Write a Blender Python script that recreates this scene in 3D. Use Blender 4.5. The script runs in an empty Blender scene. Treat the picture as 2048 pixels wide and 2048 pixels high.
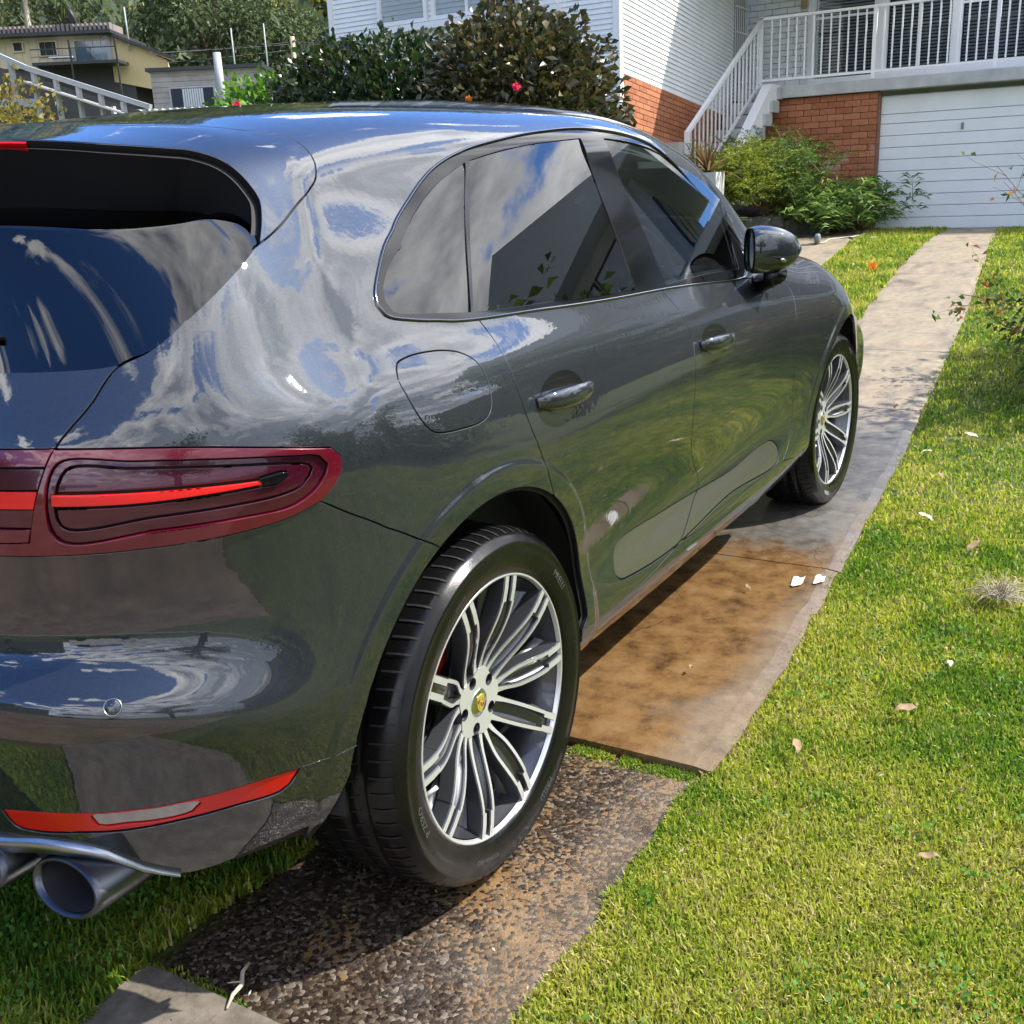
import bpy, bmesh, math, random
import numpy as np
from mathutils import Vector, Matrix, kdtree
from mathutils.geometry import delaunay_2d_cdt
C = bpy.context.scene.collection
SC = bpy.context.scene
R = math.radians
# ---------------------------------------------------------------- camera
cam_d = bpy.data.cameras.new('camera'); cam = bpy.data.objects.new('camera', cam_d); C.objects.link(cam)
cam.location = (-1.6099, -1.9564, 1.3504)
cam.rotation_mode = 'XYZ'; cam.rotation_euler = (1.272698, 0.0427077, -1.0468713)
cam_d.sensor_width = 36.0; cam_d.sensor_fit = 'HORIZONTAL'; cam_d.lens = 2114.94/2048*36
cam_d.clip_start = 0.05; cam_d.clip_end = 2000
SC.camera = cam
# ---------------------------------------------------------------- light
SUN_AZ, SUN_EL = -52.0, 48.0
sv = Vector((math.cos(R(SUN_EL))*math.cos(R(SUN_AZ)), math.cos(R(SUN_EL))*math.sin(R(SUN_AZ)), math.sin(R(SUN_EL))))
sd = bpy.data.lights.new('sun', 'SUN'); sd.energy = 4.6; sd.angle = R(0.53); sd.color = (1.0, 0.95, 0.86)
so = bpy.data.objects.new('sun', sd); C.objects.link(so)
so.rotation_euler = (-sv).to_track_quat('-Z', 'Y').to_euler(); so.location = sv*30
W = bpy.data.worlds.new('World'); SC.world = W; W.use_nodes = True
nt = W.node_tree; nt.nodes.clear()
def wn(t, **k):
    n = nt.nodes.new(t)
    for a, b in k.items(): setattr(n, a, b)
    return n
sky = wn('ShaderNodeTexSky', sky_type='NISHITA', sun_disc=False)
sky.sun_elevation = R(SUN_EL); sky.sun_rotation = math.atan2(sv.x, sv.y)
sky.air_density = 1.0; sky.dust_density = 0.4; sky.ozone_density = 2.6
geo = wn('ShaderNodeTexCoord')
sep = wn('ShaderNodeSeparateXYZ'); nt.links.new(geo.outputs['Generated'], sep.inputs[0])
def wm(op, a, b=None, c=None):
    n = wn('ShaderNodeMath', operation=op)
    for i, v in enumerate((a, b, c)):
        if v is None: continue
        if isinstance(v, (int, float)): n.inputs[i].default_value = v
        else: nt.links.new(v, n.inputs[i])
    return n.outputs[0]
den = wm('ADD', wm('MAXIMUM', sep.outputs[2], 0.0), 0.16)
px, py = wm('DIVIDE', sep.outputs[0], den), wm('DIVIDE', sep.outputs[1], den)
cmb = wn('ShaderNodeCombineXYZ'); nt.links.new(px, cmb.inputs[0]); nt.links.new(py, cmb.inputs[1])
nz = wn('ShaderNodeTexNoise'); nz.inputs['Scale'].default_value = 2.3; nz.inputs['Detail'].default_value = 10; nz.inputs['Roughness'].default_value = 0.56; nz.inputs['Distortion'].default_value = 0.35
mp = wn('ShaderNodeMapping'); mp.inputs['Location'].default_value = (3.1, 7.4, 0); nt.links.new(cmb.outputs[0], mp.inputs[0]); nt.links.new(mp.outputs[0], nz.inputs['Vector'])
nz2 = wn('ShaderNodeTexNoise'); nz2.inputs['Scale'].default_value = 2.3; nz2.inputs['Detail'].default_value = 6; nt.links.new(mp.outputs[0], nz2.inputs['Vector'])
# cloud bank thicker towards the sun's side of the sky, broken and clear on the other
side = wm('ADD', wm('MULTIPLY', sep.outputs[1], -0.21), wm('ADD', wm('MULTIPLY', sep.outputs[2], -0.15), 0.076))
cov = wm('ADD', nz.outputs['Fac'], side)
mr = wn('ShaderNodeMapRange'); mr.inputs['From Min'].default_value = 0.49; mr.inputs['From Max'].default_value = 0.56; mr.interpolation_type = 'SMOOTHSTEP'
nt.links.new(cov, mr.inputs['Value'])
mrs = wn('ShaderNodeMapRange'); mrs.inputs['From Min'].default_value = 0.38; mrs.inputs['From Max'].default_value = 0.68; nt.links.new(nz2.outputs['Fac'], mrs.inputs['Value'])
ccol = wn('ShaderNodeMix', data_type='RGBA'); ccol.inputs[6].default_value = (1.9, 2.4, 3.4, 1); ccol.inputs[7].default_value = (19.0, 18.8, 18.5, 1)
rim_ = wn('ShaderNodeMapRange'); rim_.inputs['From Min'].default_value = 0.70; rim_.inputs['From Max'].default_value = 0.53; nt.links.new(cov, rim_.inputs['Value'])   # bright edges, grey bellies
nt.links.new(wm('MULTIPLY', wm('ADD', wm('MULTIPLY', rim_.outputs[0], 1.1), 0.12), wm('ADD', wm('MULTIPLY', mrs.outputs[0], 0.75), 0.25)), ccol.inputs[0]); ccol.clamp_factor = True
cm = wn('ShaderNodeMix', data_type='RGBA'); nt.links.new(mr.outputs[0], cm.inputs[0])
sk2 = wn('ShaderNodeMix', data_type='RGBA', blend_type='MULTIPLY'); sk2.inputs[0].default_value = 1.0; nt.links.new(sky.outputs[0], sk2.inputs[6]); sk2.inputs[7].default_value = (.74, 1.08, 1.62, 1); nt.links.new(sk2.outputs[2], cm.inputs[6]); nt.links.new(ccol.outputs[2], cm.inputs[7])
bg = wn('ShaderNodeBackground'); bg.inputs['Strength'].default_value = 0.125
nt.links.new(cm.outputs[2], bg.inputs['Color'])
wo = wn('ShaderNodeOutputWorld'); nt.links.new(bg.outputs[0], wo.inputs[0])
SC.view_settings.view_transform = 'Standard'; SC.view_settings.look = 'None'
SC.view_settings.exposure = 1.0; SC.view_settings.gamma = 1.0; SC.view_settings.use_curve_mapping = False
SC.render.engine = 'CYCLES'
SC.cycles.max_bounces = 8; SC.cycles.glossy_bounces = 5; SC.cycles.transparent_max_bounces = 10
SC.cycles.use_denoising = True
# ---------------------------------------------------------------- helpers
def tag(o, label=None, cat=None, group=None, kind=None):
    if label: o['label'] = label
    if cat: o['category'] = cat
    if group: o['group'] = group
    if kind: o['kind'] = kind
    return o
def empty(name, loc=(0, 0, 0), rz=0.0, parent=None, **k):
    o = bpy.data.objects.new(name, None); C.objects.link(o); o.location = loc; o.rotation_euler = (0, 0, rz)
    if parent: o.parent = parent
    return tag(o, **k)
def link(name, me, m=None, parent=None, **k):
    o = bpy.data.objects.new(name, me); C.objects.link(o)
    if m is not None and not me.materials: me.materials.append(m)
    if parent: o.parent = parent
    return tag(o, **k)
def inst(o, parent=None, **k):
    c = o.copy(); C.objects.link(c)
    if parent: c.parent = parent
    return tag(c, **k)
def dup_tree(o, parent=None):
    kids = list(o.children)
    c = o.copy(); C.objects.link(c)
    if parent is not None: c.parent = parent
    for k in kids: dup_tree(k, c)
    return c
class MB:
    def __init__(s): s.v = []; s.f = []; s.mi = []; s.sm = []
    def add(s, vs, fs, mi=0, smooth=False):
        b = len(s.v); s.v += [tuple(float(c) for c in p) for p in vs]
        for f in fs: s.f.append([b+i for i in f]); s.mi.append(mi); s.sm.append(smooth)
    def box(s, c, d, mi=0, rot=None, taper=1.0):
        x, y, z = (q/2 for q in d)
        P = [(-x,-y,-z),(x,-y,-z),(x,y,-z),(-x,y,-z),(-x*taper,-y*taper,z),(x*taper,-y*taper,z),(x*taper,y*taper,z),(-x*taper,y*taper,z)]
        P = [Vector(p) for p in P]
        if rot is not None: P = [rot @ p for p in P]
        P = [p+Vector(c) for p in P]
        s.add(P, [(0,3,2,1),(4,5,6,7),(0,1,5,4),(1,2,6,5),(2,3,7,6),(3,0,4,7)], mi)
    def bar(s, a, b, w, h=None, mi=0):
        a, b = Vector(a), Vector(b); h = h or w; d = b-a
        if d.length < 1e-6: return
        q = d.to_track_quat('X', 'Z').to_matrix(); s.box((a+b)/2, (d.length, w, h), mi, q)
    def tube(s, pts, rad, n=8, mi=0, cap=True, closed=False):
        pts = [Vector(p) for p in pts]; m = len(pts); rad = [rad]*m if isinstance(rad, (int, float)) else rad
        up = Vector((0, 0, 1)); rings = []; prev = None
        for i, p in enumerate(pts):
            t = (pts[(i+1) % m]-pts[i-1]) if closed else (pts[min(i+1, m-1)]-pts[max(i-1, 0)])
            t = t.normalized() if t.length > 1e-9 else Vector((1, 0, 0))
            if prev is None:
                a = t.cross(up)
                if a.length < .1: a = t.cross(Vector((0, 1, 0)))
            else: a = prev - t*prev.dot(t)
            a.normalize(); b = t.cross(a); prev = a
            rings.append([p+(a*math.cos(2*math.pi*k/n)+b*math.sin(2*math.pi*k/n))*rad[i] for k in range(n)])
        V = [q for r in rings for q in r]; F = []
        for i in range(m if closed else m-1):
            j = (i+1) % m
            for k in range(n): F.append((i*n+k, i*n+(k+1) % n, j*n+(k+1) % n, j*n+k))
        if cap and not closed: F.append(tuple(range(n))[::-1]); F.append(tuple((m-1)*n+k for k in range(n)))
        s.add(V, F, mi, True)
    def lathe(s, prof, n=48, axis='Y', c=(0, 0, 0), mi=0, smooth=True, closed=False, a0=0.0, a1=2*math.pi):
        full = abs(a1-a0-2*math.pi) < 1e-6; m = n if full else n+1
        V = []
        for k in range(m):
            a = a0+(a1-a0)*k/n
            for r, h in prof:
                p = (r*math.cos(a), h, r*math.sin(a)) if axis == 'Y' else (r*math.cos(a), r*math.sin(a), h)
                V.append((p[0]+c[0], p[1]+c[1], p[2]+c[2]))
        q = len(prof); F = []
        for k in range(n):
            k2 = (k+1) % m
            for i in range(q-1+(1 if closed else 0)):
                j = (i+1) % q
                F.append((k*q+i, k2*q+i, k2*q+j, k*q+j))
        s.add(V, F, mi, smooth)
    def prism(s, poly, z0, z1, mi=0, f=None):
        """poly in (a,b) extruded z0->z1; f maps (a,b,c)->xyz"""
        f = f or (lambda a, b, c: (a, b, c)); n = len(poly)
        V = [f(a, b, z0) for a, b in poly]+[f(a, b, z1) for a, b in poly]
        F = [tuple(range(n))[::-1], tuple(range(n, 2*n))]+[(i, (i+1) % n, n+(i+1) % n, n+i) for i in range(n)]
        s.add(V, F, mi)
    def mesh(s, name, mats):
        me = bpy.data.meshes.new(name); me.from_pydata(s.v, [], s.f)
        for m in (mats if isinstance(mats, (list, tuple)) else [mats]): me.materials.append(m)
        me.polygons.foreach_set('material_index', s.mi); me.polygons.foreach_set('use_smooth', s.sm); me.update()
        return me
    def build(s, name, mats, parent=None, **k):
        return link(name, s.mesh(name, mats), None, parent, **k)
def bevel(o, w=0.004, seg=2, ang=40):
    m = o.modifiers.new('bevel', 'BEVEL'); m.width = w; m.segments = seg; m.limit_method = 'ANGLE'; m.angle_limit = R(ang); return o
def np_mesh(name, V, Fq, mats, smooth=False, mi=None, col=None):
    """fast mesh from arrays: V (n,3), Fq (m,k) with constant k"""
    me = bpy.data.meshes.new(name); V = np.asarray(V, np.float32); Fq = np.asarray(Fq, np.int32); k = Fq.shape[1]
    me.vertices.add(len(V)); me.vertices.foreach_set('co', V.ravel())
    me.loops.add(Fq.size); me.loops.foreach_set('vertex_index', Fq.ravel())
    me.polygons.add(len(Fq)); me.polygons.foreach_set('loop_start', np.arange(0, Fq.size, k, dtype=np.int32))
    if smooth: me.polygons.foreach_set('use_smooth', np.ones(len(Fq), bool))
    if mi is not None: me.polygons.foreach_set('material_index', np.asarray(mi, np.int32))
    for m in (mats if isinstance(mats, (list, tuple)) else [mats]): me.materials.append(m)
    if col is not None:
        a = me.color_attributes.new('tint', 'FLOAT_COLOR', 'POINT'); c4 = np.ones((len(V), 4), np.float32); c4[:, :3] = col; a.data.foreach_set('color', c4.ravel())
    me.update(calc_edges=True); me.validate(); return me
# ---------------------------------------------------------------- materials
class NT:
    def __init__(s, name):
        s.m = bpy.data.materials.new(name); s.m.use_nodes = True; s.t = s.m.node_tree; s.b = s.t.nodes['Principled BSDF']
        s.co = s.t.nodes.new('ShaderNodeTexCoord').outputs['Object']
    def n(s, t, **k):
        n = s.t.nodes.new(t)
        for a, b in k.items(): setattr(n, a, b)
        return n
    def l(s, a, b): s.t.links.new(a, b)
    def val(s, sock, v):
        if isinstance(v, (int, float, tuple, list)): sock.default_value = v if not isinstance(v, (tuple, list)) or len(v) != 3 or sock.type == 'VECTOR' else (*v, 1)
        else: s.l(v, sock)
    def math(s, op, a, b=None, clamp=False):
        n = s.n('ShaderNodeMath', operation=op, use_clamp=clamp); s.val(n.inputs[0], a)
        if b is not None: s.val(n.inputs[1], b)
        return n.outputs[0]
    def noise(s, scale, detail=4, rough=.5, vec=None, st=(1, 1, 1), dist=0, loc=(0, 0, 0)):
        mp = s.n('ShaderNodeMapping'); mp.inputs['Scale'].default_value = st; mp.inputs['Location'].default_value = loc; s.l(vec or s.co, mp.inputs[0])
        n = s.n('ShaderNodeTexNoise'); n.inputs['Scale'].default_value = scale; n.inputs['Detail'].default_value = detail; n.inputs['Roughness'].default_value = rough; n.inputs['Distortion'].default_value = dist
        s.l(mp.outputs[0], n.inputs['Vector']); return n.outputs['Fac']
    def voro(s, scale, feature='F1', out='Distance', vec=None, rnd=1):
        n = s.n('ShaderNodeTexVoronoi', feature=feature); n.inputs['Scale'].default_value = scale; n.inputs['Randomness'].default_value = rnd; s.l(vec or s.co, n.inputs['Vector']); return n.outputs[out]
    def ramp(s, fac, stops):
        n = s.n('ShaderNodeValToRGB'); e = n.color_ramp.elements
        while len(e) < len(stops): e.new(.5)
        for i, (p, c) in enumerate(stops): e[i].position = p; e[i].color = (*c, 1) if isinstance(c, tuple) else (c, c, c, 1)
        s.l(fac, n.inputs[0]); return n.outputs[0]
    def rng(s, v, a, b, c=0., d=1., smooth=True):
        n = s.n('ShaderNodeMapRange'); n.interpolation_type = 'SMOOTHSTEP' if smooth else 'LINEAR'; s.val(n.inputs['Value'], v)
        for k, q in zip(('From Min', 'From Max', 'To Min', 'To Max'), (a, b, c, d)): n.inputs[k].default_value = q
        return n.outputs[0]
    def mix(s, f, a, b, blend='MIX'):
        n = s.n('ShaderNodeMix', data_type='RGBA', blend_type=blend); s.val(n.inputs[0], f); s.val(n.inputs[6], a); s.val(n.inputs[7], b); return n.outputs[2]
    def xyz(s):
        n = s.n('ShaderNodeSeparateXYZ'); s.l(s.co, n.inputs[0]); return n.outputs
    def set(s, **k):
        for a, v in k.items(): s.val(s.b.inputs[a.replace('_', ' ')], v)
        return s
    def bump(s, h, strength=.3, dist=.01):
        n = s.n('ShaderNodeBump'); n.inputs['Strength'].default_value = strength; n.inputs['Distance'].default_value = dist; s.l(h, n.inputs['Height']); s.l(n.outputs[0], s.b.inputs['Normal']); return s
def mat(name, col, rough=.6, metal=0., var=0., vscale=8., bump=0., bscale=60., coat=0., bd=.004, spec=None):
    t = NT(name)
    if var:
        f = t.noise(vscale, 6, .6); lo = tuple(c*(1-var) for c in col); hi = tuple(min(1, c*(1+var)) for c in col)
        t.set(Base_Color=t.ramp(f, [(.3, lo), (.7, hi)]))
        t.set(Roughness=t.rng(t.noise(vscale*2.3, 4), .3, .7, rough*.85, min(1, rough*1.15)))
    else: t.set(Base_Color=col, Roughness=rough)
    t.set(Metallic=metal)
    if coat: t.set(Coat_Weight=coat, Coat_Roughness=.03)
    if spec is not None: t.b.inputs['Specular IOR Level'].default_value = spec
    if bump: t.bump(t.noise(bscale, 5), bump, bd)
    return t.m
def tint_mat(name, rough=.6, spec=.3, trans=0.35, gain=1.0):
    """leaf material: colour from the mesh's own tint, a little light passes through"""
    t = NT(name); a = t.n('ShaderNodeVertexColor', layer_name='tint')
    t.set(Base_Color=a.outputs[0], Roughness=rough); t.b.inputs['Specular IOR Level'].default_value = spec
    tr = t.n('ShaderNodeBsdfTranslucent'); t.l(t.mix(1.0, a.outputs[0], (1.15*gain, 1.2*gain, .7*gain), 'MULTIPLY'), tr.inputs[0])
    mx = t.n('ShaderNodeMixShader'); mx.inputs[0].default_value = trans; t.l(t.b.outputs[0], mx.inputs[1]); t.l(tr.outputs[0], mx.inputs[2])
    t.l(mx.outputs[0], t.t.nodes['Material Output'].inputs[0]); return t.m
# ---------------------------------------------------------------- ground
rg = np.random.default_rng(11)
ZG, XG = .52, 15.0
def H(x):
    t = np.clip((np.asarray(x, float)-3.2)/(13.5-3.2), 0, 1); return ZG*t*t*(3-2*t)
YR = lambda x: np.interp(x, [-9, 1, 1.9, 3.5, 4.75, 6.6, 8, 9.6, 12, 14.3, 15.2], [-1.21, -1.21, -1.16, -1.06, -.96, -.84, -.75, -.62, -.43, -.24, -.17])
YL = lambda x: np.interp(x, [-9, 2, 3.5, 4.7, 6.3, 7.5, 9.9, 11.8, 14.8, 15.2], [-.51, -.50, -.40, -.28, -.12, .02, .19, .30, .47, .50])
YR2 = lambda x: np.interp(x, [-9, 4, 7, 10.7, 14.4, 15.2], [.51, .60, .80, 1.06, 1.46, 1.56])
YL2 = lambda x: np.interp(x, [-9, 4, 7, 11, 14.5, 15.2], [1.21, 1.32, 1.52, 1.86, 2.34, 2.45])
# terrain sheet under everything: the plot, the street behind, and land falling away on the far left
def soil():
    t = NT('lawn_soil'); f = t.noise(2.2, 6, .6)
    t.set(Base_Color=t.ramp(f, [(.3, (.045, .060, .014)), (.55, (.075, .100, .018)), (.75, (.11, .11, .035))]), Roughness=.95); t.bump(t.noise(90, 4), .6, .02); return t.m
M_soil = soil()
xs = np.concatenate([np.linspace(-400, -30, 12), np.linspace(-25, 30, 111), np.linspace(40, 400, 14)]); ys = np.concatenate([np.linspace(-400, -40, 12), np.linspace(-30, 30, 61), np.linspace(40, 400, 14)])
X, Y = np.meshgrid(xs, ys, indexing='ij'); Z = H(X)-.03
V = np.stack([X, Y, Z], -1).reshape(-1, 3); n, m = X.shape
I = (np.arange(n-1)[:, None]*m+np.arange(m-1)).reshape(-1); F = np.stack([I, I+m, I+m+1, I+1], 1)
link('ground', np_mesh('ground', V, F, M_soil, True), kind='structure')
# concrete
def concrete():
    t = NT('old_wet_concrete'); o = t.xyz(); x, y = o[0], o[1]
    big = t.noise(1.3, 7, .62, dist=.6); mid = t.noise(6, 7, .65); fine = t.noise(70, 5, .7); grit = t.voro(95)
    mot = t.noise(14, 8, .72)
    tan = t.ramp(mot, [(.25, (.135, .105, .068)), (.5, (.25, .205, .135)), (.75, (.36, .305, .21))])
    orange = t.ramp(t.math('ADD', t.math('MULTIPLY', mot, .55), t.math('MULTIPLY', mid, .45)), [(.36, (.040, .022, .010)), (.44, (.105, .056, .022)), (.53, (.165, .092, .036)), (.65, (.200, .130, .062))])
    grey = t.ramp(mot, [(.3, (.050, .046, .042)), (.55, (.105, .098, .088)), (.8, (.165, .155, .135))])
    tgrey = t.ramp(mot, [(.3, (.095, .066, .040)), (.55, (.165, .125, .082)), (.8, (.23, .185, .13))])
    # x<.515 exposed aggregate: pebbles of tan and near-black
    vn = t.n('ShaderNodeTexVoronoi', feature='F1'); vn.inputs['Scale'].default_value = 135; t.l(t.co, vn.inputs['Vector'])
    vd = t.n('ShaderNodeTexVoronoi', feature='DISTANCE_TO_EDGE'); vd.inputs['Scale'].default_value = 135; t.l(t.co, vd.inputs['Vector'])
    sepc = t.n('ShaderNodeSeparateColor'); t.l(vn.outputs['Color'], sepc.inputs[0])
    dark_amt = t.rng(t.math('ADD', t.noise(2.2, 5, .6, loc=(3, 1, 0)), t.math('MULTIPLY', t.math('ADD', y, 1.0), .22)), .30, .60)
    pk = t.rng(t.math('ADD', t.math('MULTIPLY', sepc.outputs[0], .55), t.math('MULTIPLY', dark_amt, .55)), .42, .58)
    mortar = t.ramp(t.noise(30, 5, .6), [(.3, (.115, .066, .029)), (.7, (.24, .148, .072))])
    peb = t.ramp(sepc.outputs[1], [(0, (.014, .010, .008)), (.5, (.038, .027, .019)), (.85, (.085, .064, .046)), (1, (.19, .16, .13))])
    agg = t.mix(pk, mortar, peb)
    near = t.mix(t.rng(x, .5, .53), agg, orange)
    near = t.mix(t.rng(t.math('ADD', x, t.math('ADD', t.math('MULTIPLY', mid, .7), t.math('MULTIPLY', mot, .5))), 2.55, 2.9), near, grey)
    # grey margin by the lawn on the near slabs
    near = t.mix(t.rng(x, -.566, -.556), t.mix(t.rng(mot, .35, .7), (.115, .098, .078), (.20, .175, .145)), near)
    marg = t.rng(t.math('ADD', y, t.math('ADD', t.math('MULTIPLY', big, .30), t.math('MULTIPLY', mot, .18))), -.80, -.90)
    near = t.mix(t.math('MULTIPLY', marg, t.rng(x, .45, .6, 0.30, .8)), near, tgrey)
    far = t.mix(t.rng(big, .42, .60), tan, t.ramp(t.noise(3, 6, .6, st=(1, 2.4, 1)), [(.3, (.12, .105, .085)), (.7, (.34, .26, .165))]))
    col = t.mix(t.rng(t.math('ADD', x, t.math('ADD', t.math('MULTIPLY', big, 1.8), t.math('MULTIPLY', mot, .8))), 5.2, 5.9), near, far)
    edge = t.rng(t.noise(2.0, 6, .6, loc=(9, 2, 0)), .55, .72)
    col = t.mix(t.math('MULTIPLY', edge, .5), col, (.035, .028, .020))
    col = t.mix(t.math('MULTIPLY', t.rng(fine, .55, .75), .35), col, (.03, .022, .014))
    vor = t.n('ShaderNodeTexVoronoi', feature='DISTANCE_TO_EDGE'); vor.inputs['Scale'].default_value = 1.1; mpv = t.n('ShaderNodeMapping'); t.l(t.co, mpv.inputs[0]); dn = t.n('ShaderNodeTexNoise'); dn.inputs['Scale'].default_value = 6; t.l(t.co, dn.inputs['Vector']); va = t.n('ShaderNodeVectorMath', operation='MULTIPLY_ADD'); t.l(dn.outputs['Color'], va.inputs[0]); va.inputs[1].default_value = (.14, .14, .14); t.l(t.co, va.inputs[2]); t.l(va.outputs[0], vor.inputs['Vector'])
    crack = t.rng(vor.outputs['Distance'], .004, .0)
    col = t.mix(t.math('MULTIPLY', t.math('MULTIPLY', crack, t.rng(big, .50, .58)), .6), col, (.02, .016, .012))
    t.set(Base_Color=col)
    wet = t.math('MULTIPLY', t.rng(t.math('ADD', t.math('MULTIPLY', big, .7), t.math('MULTIPLY', mid, .3)), .38, .50), t.rng(x, 5.2, 3.6))
    t.set(Roughness=t.math('SUBTRACT', .80, t.math('MULTIPLY', wet, .60)))
    t.b.inputs['Specular IOR Level'].default_value = .45
    h = t.math('ADD', t.math('MULTIPLY', vd.outputs['Distance'], t.math('MULTIPLY', t.rng(x, .53, .5, 0, 1.1), t.rng(x, -.57, -.55, .1, 1))), t.math('ADD', t.math('MULTIPLY', fine, .35), t.math('MULTIPLY', t.noise(260, 3), .25)))
    t.bump(h, .42, .005); return t.m
M_conc = concrete()
def track(name, ya, yb, joints, step):
    par = empty(name, kind='structure')
    for a, b in zip(joints[:-1], joints[1:]):
        nx = max(2, int((b-a)/.05)); g = .004
        xs = np.linspace(a+g, b-g, nx); ny = 15; V = []
        lift = step(a)
        ra = rg.normal(0, .006, nx); rb = rg.normal(0, .006, nx)
        ra = np.convolve(ra, np.ones(3)/3, 'same'); rb = np.convolve(rb, np.ones(3)/3, 'same')
        for i, x in enumerate(xs):
            y0, y1 = yb(x)+rb[i], ya(x)+ra[i]
            V.append((x, y0, H(x)-.08))
            for j in range(ny+1):
                t = j/ny; e = min(j, ny-j); V.append((x, y0+(y1-y0)*t, H(x)+lift-(.006 if e == 0 else 0)-(.003 if i in (0, nx-1) else 0)))
            V.append((x, y1, H(x)-.08))
        k = ny+3; F = [(i*k+j, (i+1)*k+j, (i+1)*k+j+1, i*k+j+1) for i in range(nx-1) for j in range(k-1)]
        F += [tuple(range(k)), tuple((nx-1)*k+j for j in range(k))[::-1]]
        mb = MB(); mb.add(V, F, 0, False); mb.build('slab', M_conc, par)
track('driveway_track', YL, YR, [-6.5, -4.6, -2.6, -.56, .515, 1.975, 4.65, 6.28, 9.6, 12.3, 15.0], lambda a: -.010 if -.6 < a < .5 else (.012 if a > .5 else .006))
track('driveway_track', YL2, YR2, [-6.5, -4.6, -2.6, -.56, .515, 1.975, 4.65, 6.28, 9.6, 12.3, 15.0], lambda a: 0.0)
# concrete apron the picture is taken from
mb = MB(); mb.box((-3.9, -.6, -.012), (5.0, 6.2, .05)); mb.build('concrete_apron', mat('brown_concrete', (.17, .12, .075), .75, var=.45, vscale=2.2, bump=.4, bscale=60), kind='structure')
# street behind the camera
mb = MB(); V = []; mb.box((-11.5, 0, -.09), (9.0, 160, .10)); mb.build('road', mat('asphalt', (.06, .06, .062), .9, var=.3, vscale=3, bump=.3, bscale=120), kind='structure')
mb = MB(); mb.box((-6.75, 0, -.02), (.35, 160, .10)); mb.build('kerb', mat('kerb_concrete', (.32, .30, .27), .85, var=.2), kind='structure')
# ---------------------------------------------------------------- grass
M_grass = tint_mat('grass_blades', .55, .25, .45, 1.0)
gr = np.random.default_rng(5)
from mathutils import noise as mnoise
def pnoise(x, y, s, seed=0.):
    """cheap smooth value noise on arrays"""
    x = np.asarray(x)*s+seed*17.3; y = np.asarray(y)*s+seed*5.1; xi, yi = np.floor(x).astype(int), np.floor(y).astype(int); fx, fy = x-xi, y-yi
    def h(a, b): q = np.sin(a*127.1+b*311.7+seed)*43758.5453; return q-np.floor(q)
    fx, fy = fx*fx*(3-2*fx), fy*fy*(3-2*fy)
    return (h(xi, yi)*(1-fx)+h(xi+1, yi)*fx)*(1-fy)+(h(xi, yi+1)*(1-fx)+h(xi+1, yi+1)*fx)*fy
def fbm(x, y, s, seed=0.): return (pnoise(x, y, s, seed)*.5+pnoise(x, y, s*2.1, seed+1)*.28+pnoise(x, y, s*4.3, seed+2)*.22)
def grass(x, y, hgt, wid, name, col_shift=None, green=None):
    n = len(x); a = gr.uniform(0, 2*np.pi, n); lean = np.abs(gr.normal(.55, .38, n)).clip(0.05, 1.5); h = hgt*gr.uniform(.55, 1.25, n); w = wid*gr.uniform(.7, 1.3, n)
    dx, dy = np.cos(a), np.sin(a); sx, sy = -dy, dx; tw = gr.normal(0, .5, n); sx, sy = np.cos(a+np.pi/2+tw), np.sin(a+np.pi/2+tw)
    z0 = H(x)-.012
    rx = h*np.sin(lean*.55)*.55; rz = h*np.cos(lean*.55)*.55; tx = rx+h*np.sin(lean*1.5)*.5; tz = rz+h*np.cos(lean*1.5).clip(-.15)*.5
    P = np.empty((n, 5, 3), np.float32)
    for k, (ox, oz, ww) in enumerate(((0, 0, -1), (0, 0, 1), (1, 1, -1), (1, 1, 1), (2, 2, 0))):
        r_ = 0 if ox == 0 else (rx if ox == 1 else tx); zz = 0 if oz == 0 else (rz if oz == 1 else tz); q = ww*w*(.5 if ox == 0 else .42)
        P[:, k, 0] = x+dx*r_+sx*q; P[:, k, 1] = y+dy*r_+sy*q; P[:, k, 2] = z0+zz
    B = np.arange(n)[:, None]*5; F = np.concatenate([B+np.array([0, 1, 3]), B+np.array([0, 3, 2]), B+np.array([2, 3, 4])])
    dry = fbm(x, y, 2.6, 3.); dry2 = fbm(x, y, 9., 7.)
    m = (dry*.6+dry2*.4)+gr.normal(0, .10, n)
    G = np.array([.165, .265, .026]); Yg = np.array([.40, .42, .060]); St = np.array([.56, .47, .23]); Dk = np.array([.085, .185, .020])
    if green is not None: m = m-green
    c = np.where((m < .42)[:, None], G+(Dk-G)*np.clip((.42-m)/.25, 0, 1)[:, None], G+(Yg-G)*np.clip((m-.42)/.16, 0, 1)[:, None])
    straw = gr.random(n) < np.clip((m-.53)*1.9, .04, .45); c[straw] = St*gr.uniform(.55, 1.15, (straw.sum(), 1))
    c *= gr.uniform(.72, 1.25, (n, 1))
    C5 = np.repeat(c[:, None], 5, 1).reshape(-1, 3)
    o = link(name, np_mesh(name, P.reshape(-1, 3), F, M_grass, False, None, C5), kind='stuff'); return o
def scatter(n, x0, x1, y0, y1, keep, dens):
    x = gr.uniform(x0, x1, n); y = gr.uniform(y0, y1, n); k = keep(x, y) & (gr.random(n) < dens(x, y)); return x[k], y[k]
cx_, cy_ = -1.61, -1.956
dist = lambda x, y: np.hypot(x-cx_, y-cy_)
edge_n = lambda x: .05*fbm(x, x*0, 6., 2.)-.022+.035*pnoise(x, 0*x, 1.6, 9.)+.02*pnoise(x, 0*x, 22., 4.)
lawn = lambda x, y: y < YR(x)+edge_n(x)-.004
view = lambda x, y: (np.degrees(np.arctan2(y-cy_, x-cx_)) > -8) & (np.degrees(np.arctan2(y-cy_, x-cx_)) < 70)
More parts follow.
